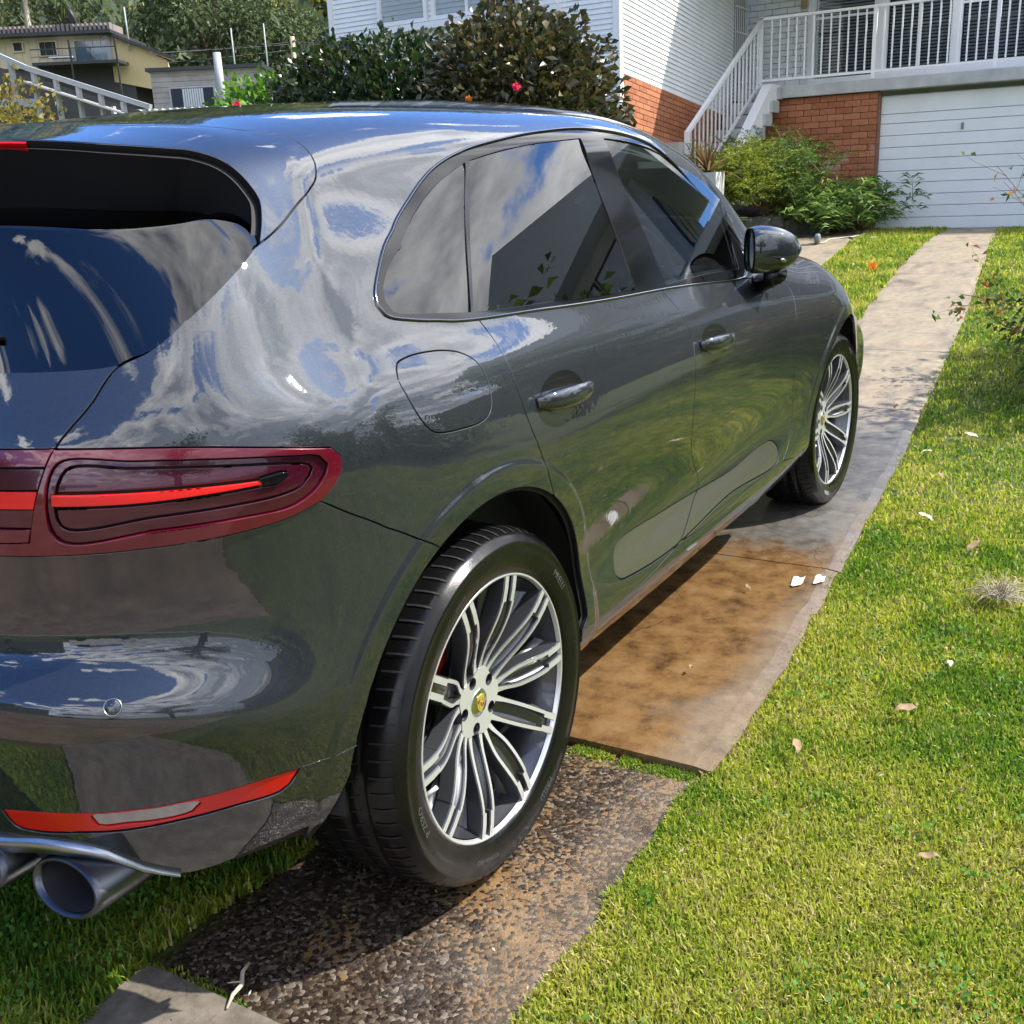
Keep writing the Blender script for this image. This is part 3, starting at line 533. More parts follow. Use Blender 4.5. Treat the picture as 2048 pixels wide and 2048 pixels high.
PG['front_door'] = path(smd[::-1], belt2, [belt2[-1], pt(12.7, 7.9), sf[0]], sf, sill_f[::-1])
PG['window_top'] = None
PG['skirt'] = path([pt(8.9, 1.2), sl[0]], sill_r, sill_f, [sf[-1], pt(13.25, 1.19), pt(13.4, 1.3)], [pt(13.4, 1.3), pt(13.4, -.6)], [pt(13.4, -.6), pt(8.7, -.6)], closed=True)
b = seg('blade')
PG['blade'] = cr(b[0:3]+[b[3], pt(10.4, 1.44)]+b[6:], True)
PG['lamp'] = path([pt(-.8, 6.94), pt(1.2, 6.94)]+seg('lamp')[0:4], seg('lamp')[3:8], seg('lamp')[7:]+[pt(1.2, 5.37), pt(-.8, 5.37)], closed=True)
li = seg('lampin'); PG['lampin'] = cr(li, True); PG['lampmid'] = cr(seg('lampmid'), True)
hs = seg('hatch'); hg = seg('hglass')
PG['hatch'] = path([pt(-.8, 3.75), pt(1.0, 3.80), pt(1.7, 3.86)]+hs+hg[4:], [hg[-1], seg('lip')[-1]], seg('lip')[::-1]+[pt(1.0, 11.80), pt(-.8, 11.82)], closed=True)
PG['hglass'] = path([pt(-.8, 8.30), pt(1.2, 8.29)]+hg[:3]+[pt(3.38, 8.26)], [pt(3.38, 8.26)]+hg[4:], [hg[-1], seg('lip')[-1]], seg('lip')[::-1]+[pt(1.0, 11.80), pt(-.8, 11.82)], closed=True)
PG['spoiler'] = path([hg[-1]]+seg('spoilseam')[1:9], seg('spoilseam')[9:]+[pt(1.0, 12.1), pt(-.8, 12.12)], [pt(-.8, 11.82), pt(1.0, 11.80)]+seg('lip'), closed=True)
PG['bumper'] = path([seg('lamp')[7]]+seg('bumperseam')[1:], [seg('bumperseam')[-1], pt(7.4, 4.0)], [pt(7.4, 4.0), pt(5.2, -.6)], [pt(5.2, -.6), pt(-.8, -.6)], [pt(-.8, -.6), pt(-.8, 5.3)], [pt(-.8, 5.3), pt(3, 5.6)], closed=True)
bt = seg('bottom')
PG['diffuser'] = path(bt[1:]+[pt(1.0, .62), pt(-.8, .6)], [pt(-.8, .6), pt(-.8, -.6)], [pt(-.8, -.6), pt(5.0, -.6)], closed=True)
rf = seg('reflector'); PG['reflector'] = path(rf[0:7], rf[6:9]+rf[9:15]+[rf[0]], closed=True)
PG['white'] = cr(seg('white'), True)
PG['led'] = path(seg('led')[0:4], seg('led')[4:], closed=True)
PG['tip'] = path(seg('tip'), closed=True)
PG['fender'] = path([sf[0]]+[pt(13.0, 8.4), pt(13.9, 9.6), pt(15.0, 9.9), pt(16.2, 9.6), pt(17.2, 8.0)], [pt(17.2, 8.0), pt(17.0, 4.6), pt(16.3, 3.4)], [pt(16.3, 3.4), pt(13.4, -.6)], [pt(13.4, -.6), sf[-1]], sf[::-1])
PG.pop('window_top')
PG['windscreen'] = path([pt(11.7, 13.4), pt(11.7, 12.6), pt(11.85, 11.6), pt(12.35, 10.75), pt(13.05, 10.15)], [pt(13.05, 10.15), pt(13.45, 10.6), pt(13.62, 12.0), pt(13.64, 13.4)], closed=True)
PG['roof_glass'] = path([pt(5.95, 13.4), pt(5.85, 12.5), pt(6.1, 11.85)], [pt(6.1, 11.85), pt(7.65, 11.56), pt(9.0, 11.52), pt(11.15, 11.5)], [pt(11.15, 11.5), pt(11.38, 12.4), pt(11.42, 13.4)], closed=True)
PG['headlamp'] = cr([pt(16.1, 8.3), pt(16.7, 8.0), pt(17.15, 7.2), pt(17.3, 8.2), pt(17.1, 9.4), pt(16.7, 9.6), pt(16.3, 9.0)], True)
PG['grille'] = path([pt(17.55, 5.6), pt(19.2, 5.8)], [pt(19.2, 5.8), pt(19.2, 1.4)], [pt(19.2, 1.4), pt(17.45, 1.4), pt(17.35, 3.5)], closed=True)
def ring(cx, rr): return [pt(*uv_at(cx+rr*math.cos(R(a)), .365+rr*math.sin(R(a)))) for a in np.linspace(168, 12, 70)]
lines = {**{'r%d_%d' % (i, j): ring(cx, r0+.048+d) for i, (cx, r0) in enumerate(((.012, .43), (2.807, .425))) for j, d in enumerate((-.004, .001, .005, .009, .013, .017, .022))}, 'lw0': path([pt(-.8, 6.62), pt(2.95, 6.62)]), 'lw1': path([pt(-.8, 6.25), pt(2.86, 6.25)]), 'lw2': path([pt(-.8, 6.0), pt(2.8, 6.0)]), 'lw3': path([pt(-.8, 5.74), pt(2.7, 5.74)]), 'lowline': path([pt(5.6, 2.10), pt(5.525, 2.086), pt(5.181, 1.99), pt(4.87, 1.924), pt(4.80, 1.905)])}
def inside(P, poly):
    x, y = P[:, 0], P[:, 1]; poly = np.asarray(poly); c = np.zeros(len(P), bool); j = len(poly)-1
    for i in range(len(poly)):
        xi, yi = poly[i]; xj, yj = poly[j]
        k = (yi > y) != (yj > y)
        if k.any():
            with np.errstate(divide='ignore', invalid='ignore'): c ^= k & (x < (xj-xi)*(y-yi)/(yj-yi+1e-15)+xi)
        j = i
    return c
# grid knots: finer round the rear corner and haunch
def knots(sc, n, size): 
    out = []
    for i in range(n-1):
        m = max(1, int(math.ceil((sc[i+1]-sc[i])/size(i)))); out += list(np.linspace(sc[i], sc[i+1], m, endpoint=False))
    return np.array(out+[sc[-1]])
gs = knots(SU, S.nu, lambda i: .013 if i < 7 else (.02 if i < 13 else .024)); gt = knots(SV, 14, lambda j: .0145)
GS, GT = np.meshgrid(gs, gt, indexing='ij')
rngn = np.random.default_rng(3)
jit = np.zeros(GS.shape+(2,)); jit[1:-1, 1:-1] = rngn.uniform(-.0004, .0004, (len(gs)-2, len(gt)-2, 2))
pts = (np.stack([GS, GT], -1)+jit).reshape(-1, 2)
allp = []; edges = []
for k, poly in list(PG.items())+list(lines.items()):
    b0 = len(allp); allp += [tuple(p) for p in poly]
    n = len(poly); edges += [(b0+i, b0+i+1) for i in range(n-1)]+([(b0+n-1, b0)] if k in PG else [])
# drop grid points sitting almost on a seam (they would make slivers)
kd = kdtree.KDTree(len(allp))
for i, p in enumerate(allp): kd.insert((p[0], p[1], 0), i)
kd.balance()
interior = np.ones(len(pts), bool)
iv = np.array([kd.find((p[0], p[1], 0))[2] for p in pts]); bnd = ((GS == gs[0]) | (GS == gs[-1]) | (GT == gt[0]) | (GT == gt[-1])).reshape(-1)
pts = pts[(iv > .0045) | bnd]
vin = [Vector(p) for p in allp]+[Vector(p) for p in pts]
r = delaunay_2d_cdt(vin, edges, [], 0, 1e-7)
TV = np.array([tuple(v) for v in r[0]]); TF = np.array([f for f in r[2] if len(f) == 3], int)
cen = TV[TF].mean(1); e_ = 1e-6
ok = (cen[:, 0] > gs[0]-e_) & (cen[:, 0] < gs[-1]+e_) & (cen[:, 1] > gt[0]-e_) & (cen[:, 1] < gt[-1]+e_)
mem = {k: inside(cen, p) for k, p in PG.items()}
reg = np.full(len(TF), 'body', dtype=object)
PRI = ['fender', 'hatch', 'bumper', 'diffuser', 'spoiler', 'skirt', 'rear_door', 'front_door', 'dlo', 'quarter_glass', 'rear_glass', 'front_glass', 'fuel', 'blade', 'lamp', 'reflector', 'hglass', 'windscreen', 'roof_glass', 'headlamp', 'grille', 'arch_rear', 'arch_front']
base = reg.copy()
for k in PRI:
    if k == 'spoiler': reg[mem[k] & ~mem['hglass']] = k
    elif k == 'blade':
        reg[mem[k] & (reg == 'rear_door')] = 'blade_r'; reg[mem[k] & (reg == 'front_door')] = 'blade_f'
    elif k == 'lamp':
        reg[mem[k] & (reg == 'hatch')] = 'lamp_hatch'; reg[mem[k] & np.isin(reg, ['body', 'bumper'])] = 'lamp_side'
    elif k == 'dlo':
        reg[mem[k] & mem['rear_door']] = 'trim_r'; reg[mem[k] & ~mem['rear_door'] & ~mem['front_door']] = 'trim'
        reg[mem[k] & mem['front_door']] = 'trim'
    else: reg[mem[k]] = k
reg[~ok] = 'out'
u_, v_ = ust(TV); P3 = S(u_, v_); N3 = S.nrm(u_, v_)
# orient triangles outwards
fn = np.cross(P3[TF[:, 1]]-P3[TF[:, 0]], P3[TF[:, 2]]-P3[TF[:, 0]]); flip = np.einsum('ij,ij->i', fn, N3[TF[:, 0]]) < 0
TF[flip] = TF[flip][:, ::-1]
out_sign = 1.0 if (N3[:, 1]*np.sign(P3[:, 1]+1e-9)).mean() > 0 else -1.0
if out_sign < 0: N3 = -N3; TF = TF[:, ::-1]
def panel(name, sel, m, parent, inset=.0022, off=0.0, rim=.009, rimmat=None, offfn=None, label=None, merge=False, right_only=False, posfn=None, rimdir=None):
    """cut the triangles 'sel' out of the hull as a panel of its own, with an edge turned inwards"""
    F = TF[sel]
    if not len(F): print('empty panel', name); return []
    ids, inv = np.unique(F, return_inverse=True); F = inv.reshape(F.shape)
    P = P3[ids].copy(); N = N3[ids].copy(); n0 = len(P)
    E = np.concatenate([F[:, [0, 1]], F[:, [1, 2]], F[:, [2, 0]]]); key = np.sort(E, 1)
    uk, ui, cnt = np.unique(key[:, 0]*100000+key[:, 1], return_index=True, return_counts=True)
    B = E[ui[cnt == 1]]
    mid = np.abs(P[B].mean(1)[:, 1]) < 2e-4
    mid |= np.abs(P[B][:, :, 1]).max(1) < 2e-4
    B = B[~mid]
    t = P[B[:, 1]]-P[B[:, 0]]; L = np.linalg.norm(t, axis=1, keepdims=True)+1e-9; t = t/L
    inw = np.cross(N[B[:, 0]], t)
    acc = np.zeros_like(P); np.add.at(acc, B[:, 0], inw*L); np.add.at(acc, B[:, 1], inw*L)
    ln = np.linalg.norm(acc, axis=1, keepdims=True); bv = ln[:, 0] > 1e-9; acc[bv] /= ln[bv]
    acc[np.abs(P[:, 1]) < 2e-4, 1] = 0
    if offfn is not None: P = P-N*offfn(ids, u_[ids], v_[ids])[:, None]
    P = P+acc*inset+N*off
    if posfn is not None: P, N = posfn(P)
    Vv = [P]; Nn = [N]; Fq = []
    if rim > 0 and len(B):
        bi = np.unique(B); mp_ = -np.ones(n0, int); mp_[bi] = np.arange(len(bi))
        o = -acc[bi]; nn = N[bi]
        rd = -nn if rimdir is None else np.broadcast_to(rimdir, nn.shape)
        rings = [(P[bi], nn), (P[bi]+o*.0007+rd*.0007, (nn+o)/1.414), (P[bi]+o*.001+rd*.0022, o), (P[bi]+o*.001+rd*rim, o)]
        base0 = n0
        for k, (a, b) in enumerate(rings): Vv.append(a); Nn.append(b)
        m0 = len(bi)
        for k in range(3):
            a = base0+k*m0+mp_[B[:, 0]]; b = base0+k*m0+mp_[B[:, 1]]
            Fq.append(np.stack([b, a, a+m0, b+m0], 1))
    V = np.concatenate(Vv); Nv = np.concatenate(Nn); Q = np.concatenate(Fq) if Fq else np.zeros((0, 4), int)
    def mk(mir):
        VV, NV, FF, QQ = V.copy(), Nv.copy(), F, Q
        if mir: VV[:, 1] *= -1; NV[:, 1] *= -1; FF = F[:, ::-1]; QQ = Q[:, ::-1]
        return VV, NV, FF, QQ
    sets = [mk(False)] if right_only else ([mk(False), mk(True)])
    if merge and not right_only:
        a, b = sets; k = len(a[0]); sets = [(np.concatenate([a[0], b[0]]), np.concatenate([a[1], b[1]]), np.concatenate([a[2], b[2]+k]), np.concatenate([a[3], b[3]+k]))]
    obs = []
    for VV, NV, FF, QQ in sets:
        me = bpy.data.meshes.new(name); nf, nq = len(FF), len(QQ)
        me.vertices.add(len(VV)); me.vertices.foreach_set('co', VV.astype(np.float32).ravel())
        li_ = np.concatenate([FF.ravel(), QQ.ravel()]).astype(np.int32); me.loops.add(len(li_)); me.loops.foreach_set('vertex_index', li_)
        me.polygons.add(nf+nq); me.polygons.foreach_set('loop_start', np.concatenate([np.arange(nf)*3, nf*3+np.arange(nq)*4]).astype(np.int32))
        me.polygons.foreach_set('use_smooth', np.ones(nf+nq, bool))
        me.materials.append(m)
        if rimmat: me.materials.append(rimmat); me.polygons.foreach_set('material_index', np.concatenate([np.zeros(nf), np.ones(nq)]).astype(np.int32))
        me.update(calc_edges=True)
        me.normals_split_custom_set_from_vertices([tuple(map(float, x)) for x in NV])
        obs.append(link(name, me, None, parent, label=label))
    return obs
# ---------------------------------------------------------------- car materials
def paint():
    t = NT('dark_grey_metallic_paint')
    v = t.n('ShaderNodeTexVoronoi'); v.inputs['Scale'].default_value = 1400; t.l(t.co, v.inputs['Vector'])
    t.set(Base_Color=t.mix(t.rng(v.outputs['Distance'], 0, .6), (.040, .045, .056), (.014, .017, .022)), Metallic=.45)
    dust = t.noise(3.5, 6, .65); t.set(Roughness=t.rng(dust, .35, .7, .46, .54), Coat_Weight=1.0, Coat_IOR=1.82, Specular_IOR_Level=.12)
    t.set(Coat_Roughness=t.rng(t.noise(5, 5, .6, st=(1, 1, 3)), .45, .75, .012, .05))
    vn = t.n('ShaderNodeTexVoronoi'); vn.inputs['Scale'].default_value = 1100; t.l(t.co, vn.inputs['Vector'])
    bm = t.n('ShaderNodeBump'); bm.inputs['Strength'].default_value = .28; bm.inputs['Distance'].default_value = .0006; t.l(vn.outputs['Distance'], bm.inputs['Height']); t.l(bm.outputs[0], t.b.inputs['Normal'])
    # faint orange peel on the clear coat
    b2 = t.n('ShaderNodeBump'); b2.inputs['Strength'].default_value = .06; b2.inputs['Distance'].default_value = .002; t.l(t.noise(55, 2, .5), b2.inputs['Height']); t.l(b2.outputs[0], t.b.inputs['Coat Normal'])
    return t.m
M_paint = paint()
M_black = mat('gloss_black_trim', (.004, .004, .005), .07, spec=.35)
M_chrome = mat('dark_window_moulding', (.10, .10, .11), .16, metal=1, coat=.6)
M_rubber = mat('black_rubber', (.004, .004, .005), .6, spec=.2)
M_dark = mat('dark_underbody', (.008, .008, .009), .75)
M_satin = mat('satin_silver_trim', (.36, .38, .41), .30, metal=1, var=.08)
M_blade = mat('satin_grey_door_blade', (.165, .158, .148), .27, metal=.75, coat=.3)
M_inter = mat('black_cabin_leather', (.018, .018, .02), .5, var=.2, bump=.2)
def glass(name, tint, ior=1.52, extra=0.05):
    t = NT(name); nt_ = t.t
    tr = t.n('ShaderNodeBsdfTransparent'); tr.inputs[0].default_value = (*tint, 1)
    gl = t.n('ShaderNodeBsdfGlossy'); gl.inputs['Roughness'].default_value = .004; gl.inputs[0].default_value = (1, 1, 1, 1)
    fr = t.n('ShaderNodeFresnel'); fr.inputs[0].default_value = ior
    f = t.math('ADD', t.math('MULTIPLY', fr.outputs[0], .92), extra, clamp=True)
    mx = t.n('ShaderNodeMixShader'); t.l(f, mx.inputs[0]); t.l(tr.outputs[0], mx.inputs[1]); t.l(gl.outputs[0], mx.inputs[2]); t.l(mx.outputs[0], nt_.nodes['Material Output'].inputs[0])
    return t.m
M_glass_dark = glass('privacy_glass', (.05, .06, .065), 1.55, .02)
M_glass = glass('tinted_glass', (.40, .50, .47), 1.5, .0)
def lens(name, col, rough=.05, metal=0., em=None):
    t = NT(name); t.set(Base_Color=col, Roughness=rough, Coat_Weight=1.0, Coat_Roughness=.015, Coat_IOR=1.5, Metallic=metal)
    return t.m
M_lens = lens('dark_red_lens', (.115, .002, .014), .22, .3)
M_lens_in = lens('inner_red_lens', (.060, .0015, .014), .2, .4)
M_led = mat('red_light_bar', (.70, .004, .003), .35, coat=.4)
M_refl = mat('red_reflector', (.50, .004, .004), .3, coat=.35, bump=.15, bscale=500, bd=.001)
M_clear = lens('clear_lamp_window', (.40, .40, .42), .12, .9)
M_alu = mat('machined_rim_face', (.66, .67, .68), .32, metal=.6, coat=.3)
M_rim = mat('dark_grey_rim_paint', (.085, .088, .098), .33, metal=.7, coat=.6)
M_disc = mat('brake_disc', (.30, .28, .27), .32, metal=1, var=.2, vscale=20)
M_caliper = mat('red_brake_caliper', (.50, .01, .012), .3, coat=1)
def tyre_mat():
    t = NT('wet_black_tyre'); d = t.noise(7, 5, .6)
    t.set(Base_Color=t.mix(t.rng(d, .4, .75), (.0045, .0045, .005), (.008, .0075, .0075)), Roughness=t.rng(t.noise(11, 5, .6), .35, .7, .15, .34))
    t.b.inputs['Specular IOR Level'].default_value = .3; t.bump(t.noise(420, 3), .12, .001); return t.m
M_tyre = tyre_mat()
M_letter = mat('tyre_lettering', (.055, .055, .055), .35)
M_letter_w = mat('pale_tyre_lettering', (.45, .45, .45), .5)
# ---------------------------------------------------------------- the car
car = empty('parked_car', label='dark grey metallic sport utility car parked on the concrete wheel tracks', cat='car')
def P_(name, key, m, **k): return panel(name, (reg == key), m, car, **k)
P_('body_shell', 'body', M_paint, merge=True)
P_('rear_bumper', 'bumper', M_paint, merge=True)
P_('windscreen', 'windscreen', M_glass, merge=True, off=-.004, rim=0, inset=-.002); P_('roof_glass', 'roof_glass', M_black, merge=True, rim=.006, off=-.001); P_('headlamp', 'headlamp', M_clear, off=-.002); P_('grille', 'grille', M_black, merge=True, off=-.012, inset=0)
P_('tailgate', 'hatch', M_paint, merge=True)
P_('rear_spoiler', 'spoiler', M_paint, merge=True, rim=.016)
P_('rear_diffuser', 'diffuser', M_dark, merge=True, off=-.012, inset=0)
P_('front_fender', 'fender', M_paint)
P_('side_skirt', 'skirt', M_paint)
P_('fuel_door', 'fuel', M_paint, right_only=True)
d_r = P_('rear_door', 'rear_door', M_paint); d_f = P_('front_door', 'front_door', M_paint)
P_('door_blade', 'blade_r', M_blade, inset=.0035, off=-.002, rimmat=M_dark); P_('door_blade', 'blade_f', M_blade, inset=.0035, off=-.002, rimmat=M_dark)
P_('window_trim', 'trim', M_black, off=-.0015, inset=.003); P_('window_trim', 'trim_r', M_black, off=-.0015, inset=.0015)
# the side windows are cut from one gently bowed sheet
_i = np.unique(TF[mem['dlo'] & ok]); _P = P3[_i]; _X = lambda x, z: np.stack([np.ones_like(x), x, z, x*x, x*z, z*z], 1)
BOW = np.linalg.lstsq(_X(_P[:, 0], _P[:, 2]), _P[:, 1], rcond=None)[0]
def bowed(P):
    x, z = P[:, 0], P[:, 2]; y = _X(x, z) @ BOW; gx = BOW[1]+2*BOW[3]*x+BOW[4]*z; gz = BOW[2]+BOW[4]*x+2*BOW[5]*z
    N = np.stack([gx, -np.ones_like(gx), gz], 1); N /= np.linalg.norm(N, axis=1, keepdims=True); return np.stack([x, y, z], 1)-N*.004, N
P_('window', 'quarter_glass', M_glass_dark, inset=-.003, rim=0, posfn=bowed)
P_('window', 'rear_glass', M_glass_dark, inset=-.003, rim=0, posfn=bowed)
P_('window', 'front_glass', M_glass, inset=-.003, rim=0, posfn=bowed)
# bright moulding round the side windows
def on_hull(poly, off=0.):
    q = np.asarray(poly, float); u, v = ust(q); return S(u, v)+S.nrm(u, v)*out_sign*off
def both(mb_fn, name, m, **k):
    o = mb_fn(1).build(name, m, car, **k); o2 = mb_fn(-1).build(name, m, car, **k); return o, o2
def strip(poly, w, h, closed, off, sgn=1):
    """half-round strip following a line on the hull"""
    q = np.asarray(poly, float); u, v = ust(q); P = S(u, v); N = S.nrm(u, v)*out_sign; n = len(P)
    T = (np.roll(P, -1, 0)-np.roll(P, 1, 0)) if closed else np.gradient(P, axis=0); T /= np.linalg.norm(T, axis=1, keepdims=True)+1e-9
    B = np.cross(N, T); mb = MB(); prof = [(-w/2, -h), (-w/2, h*.1), (-w*.3, h*.75), (0, h), (w*.3, h*.75), (w/2, h*.1), (w/2, -h)]
    V = []
    for i in range(n):
        for a, b in prof:
            p = P[i]+B[i]*a+N[i]*(b+off); V.append((p[0], p[1]*sgn, p[2]))
    k = len(prof); F = []
    for i in range(n if closed else n-1):
        j = (i+1) % n
        for a in range(k-1): F.append((i*k+a, j*k+a, j*k+a+1, i*k+a+1) if sgn > 0 else (i*k+a+1, j*k+a+1, j*k+a, i*k+a))
    mb.add(V, F, 0, True); return mb
both(lambda s: strip(PG['dlo'], .007, .0035, True, .0006, s), 'window_moulding', M_chrome)
_c = np.array(PG['dlo']).mean(0)
P_('panel_line_shell', 'body', M_dark, off=-.0125, inset=-.008, rim=0)
for k in ('bumper', 'hatch', 'fender', 'skirt', 'fuel', 'rear_door', 'front_door', 'blade_r', 'blade_f', 'trim', 'trim_r', 'lamp_hatch', 'lamp_side', 'reflector', 'spoiler'):
    P_('inner_structure', k, M_dark, off=-.0125, inset=-.010, rim=0)
# tail lights: lens frame, recessed inner lens, light bar
def lamp_set(key, x):
    for s in ((1,),):
        fr_ = (reg == key)
        inn = mem['lampin'] if key == 'lamp_side' else np.zeros(len(TF), bool)
        a = panel('tail_light', fr_ & ~inn & ~(mem['led'] & fr_), M_lens, car, off=.0035, rim=.014, merge=False)
        return a
u_c, v_c = ust(cen)
band = (reg == 'lamp_hatch'); hi_v = v_c
lh = lambda lo, hi: band & (v_c > lo) & (v_c <= hi)
tl = panel('tail_light', (reg == 'lamp_side') & ~mem['lampmid'], M_lens, car, off=.004, rim=.016)
tm = panel('lamp_groove', (reg == 'lamp_side') & mem['lampmid'] & ~mem['lampin'] & ~mem['led'], M_lens_in, car, off=-.003, inset=.0008, rim=.006)
tn = panel('inner_lens', (reg == 'lamp_side') & mem['lampin'] & ~mem['led'] & ~mem['tip'], M_lens_in, car, off=-.005, inset=.0045, rim=.006)
tt = panel('light_bar_tip', (reg == 'lamp_side') & mem['tip'], M_black, car, off=.0005, inset=.0, rim=.006)
tb = panel('light_bar', (reg == 'lamp_side') & mem['led'], M_led, car, off=-.001, inset=.002, rim=.010)
for lst in (tn, tt, tb, tm):
    for a, b_ in zip(lst, tl): a.parent = b_
hl = [panel('tail_light_strip', lh(6.62, 8), M_lens, car, off=.004, rim=.014, inset=.0015, merge=True), panel('tail_light_strip', lh(6.25, 6.62), M_lens_in, car, off=-.001, rim=.008, inset=.003, merge=True),
      panel('light_bar', lh(6.0, 6.25), M_led, car, off=.003, rim=.008, inset=.0015, merge=True), panel('tail_light_strip', lh(5.74, 6.0), M_lens_in, car, off=-.001, rim=.008, inset=.002, merge=True), panel('tail_light_strip', lh(4, 5.74), M_lens, car, off=.004, rim=.014, inset=.0015, merge=True)]
rr = panel('rear_reflector', (reg == 'reflector') & ~mem['white'], M_refl, car, off=-.002, inset=.003, rim=.008)
rw = panel('clear_lens', (reg == 'reflector') & mem['white'], M_clear, car, off=-.005, inset=.001, rim=.004)
for a, b_ in zip(rw, rr): a.parent = b_
# rear window set in under the spoiler
def glass_off(ids, u, v): return .003+.105*sm((v-9.3)/1.5)
P_('rear_window', 'hglass', M_glass_dark, merge=True, offfn=glass_off, inset=-.012, rim=0)
def lip(sgn):
    """spoiler underside: from the lip inwards to the glass"""
    L = np.array(path(seg('lip')[::-1]+[pt(1.0, 11.80), pt(0, 11.82)])); L = L[(L[:, 1] < 99)]
    u, v = ust(L); P = S(u, v); N = S.nrm(u, v)*out_sign; mb = MB()
    c = np.array([-.35, -.15, 1.22]); k = sm((v-9.35)/.9)[:, None]
    inn = (c-P); inn /= np.linalg.norm(inn, axis=1, keepdims=True)
    A = P-N*.002; B1 = P-N*.014+inn*.001-np.array([0, 0, .004]); B2 = B1+inn*.010-N*.002; Cc = P-N*(.004+.125*k)+inn*.035
    rows = [A, B1, B2, Cc]; n = len(P); V = [(q[0], q[1]*sgn, q[2]) for r_ in rows for q in r_]; F = []; mi = []
    for j in range(3):
        for i in range(n-1):
            f = (j*n+i, j*n+i+1, (j+1)*n+i+1, (j+1)*n+i); F.append(f if sgn < 0 else f[::-1])
    mb.add(V, F, 0, True); return mb
both(lip, 'spoiler_underside', M_rubber)
# high brake light in the spoiler lip
def chmsl():
    L = np.array(cr([pt(-.01, 11.80), pt(1.0, 11.80)]+[tuple(p) for p in seg('lip')[:2]])); u, v = ust(L); m_ = u < 2.63; u, v = u[m_], v[m_]
    P = S(u, v); mb = MB(); n = len(P); V = []
    o = np.array([-.012, -.004, 0.])
    for s in (1, -1):
        W_ = P*np.array([1, s, 1]); b0 = np.array([-.003, -.001*s, -.003]); b1 = np.array([.006, .006*s, -.021])
        vs = [tuple(p+b0) for p in W_]+[tuple(p+b0+np.array([-.003, -.001*s, -.003])) for p in W_]+[tuple(p+b1) for p in W_]
        F = [(j*n+i, j*n+i+1, (j+1)*n+i+1, (j+1)*n+i) for j in range(2) for i in range(n-1)]; mb.add(vs, F if s < 0 else [f[::-1] for f in F], 0, False)
    return mb
chmsl().build('high_brake_light', M_refl, car)
# wheel arch liners
for cx in (.010, 2.807):
    for s in (-1, 1):
        mb = MB(); mb.lathe([(.441, -.905), (.447, -.88), (.452, -.60), (.10, -.58)], 48, 'Y', (cx, 0, .368), a0=R(-2), a1=R(182))
        if s > 0: mb.v = [(x, -y, z) for x, y, z in mb.v]
        mb.build('wheel_arch_liner', M_dark, car)
mb = MB(); mb.box((1.5, 0, .25), (3.9, 1.18, .06)); mb.box((1.4, 0, .30), (1.9, 1.60, .06)); mb.box((-.45, 0, .42), (.3, 1.0, .06)); mb.build('underbody', M_dark, car)
# handles
def handle(x0, x1, z0, z1, y, parent):
    """pull handle over the dark scoop patch; x0 rear end"""
    mb = MB(); n = 22; L = x1-x0
    for s in (1,):
        ring = []; V = []; k = 12
        for i in range(n):
            t = i/(n-1); x = x0+L*t; z = z0+(z1-z0)*t; e = math.sin(math.pi*min(1, max(0, t)))**.45
            out = .010+.034*math.sin(math.pi*t)**.5; hh = .0200*(.45+.55*e)*(1.15-.25*t); dd = .0115*(.5+.5*e)
            for a in range(k):
                an = 2*math.pi*a/k; V.append((x, y-out-dd*math.sin(an), z+hh*math.cos(an)))
        F = [(i*k+a, i*k+(a+1) % k, (i+1)*k+(a+1) % k, (i+1)*k+a) for i in range(n-1) for a in range(k)]
        mb.add(V, [f[::-1] for f in F]+[tuple(range(k)), tuple((n-1)*k+a for a in range(k))[::-1]], 0, True)
    return mb
def recess(xc, zc, y, a, b):
    mb = MB(); n = 28; rings = [(1.0, -.0015), (.96, .0005), (.82, .002), (.5, .0022), (0.05, .0022)]; V = []
    for k, (s_, d) in enumerate(rings):
        for i in range(n):
            t = 2*math.pi*i/n; V.append((xc+a*s_*math.cos(t), y+0*d-.0008-d*.0-(.0022-d)*0-(.001 if k < 2 else .0012), zc+b*s_*math.sin(t)))
    F = [(j*n+i, j*n+(i+1) % n, (j+1)*n+(i+1) % n, (j+1)*n+i) for j in range(len(rings)-1) for i in range(n)]
    mb.add(V, F, 0, True); return mb
def cup(xc, zc, a, b, parent):
    """dark scoop behind the handle, following the skin"""
    n = 30; V = []; rings = [1., .9, .6, .25, .02]
    for k, s_ in enumerate(rings):
        for i in range(n):
            t = 2*math.pi*i/n; u, v = uv_at(xc+a*s_*math.cos(t), zc+b*s_*math.sin(t)); p = S(u, v)+S.nrm(u, v)*out_sign*.0011; V.append(tuple(p))
    mb = MB(); mb.add(V, [(j*n+i, j*n+(i+1) % n, (j+1)*n+(i+1) % n, (j+1)*n+i) for j in range(len(rings)-1) for i in range(n)], 0, True)
    return mb.build('handle_scoop_shade', M_cup, parent)
M_cup = mat('shaded_handle_scoop', (.012, .013, .015), .12, metal=.3, coat=1)  # shade inside the handle scoop put into the dark colour
for (x0, x1, z0, z1, y, xc, zc, a, b), dr in (((.203, .432, .938, .934, -.936, .325, .938, .100, .042), d_r), ((1.157, 1.387, .914, .908, -.925, 1.280, .914, .100, .042), d_f)):
    o = handle(x0, x1, z0, z1, y, dr[0]).build('handle', M_paint, dr[0]); cup(xc, zc, a, b, dr[0])
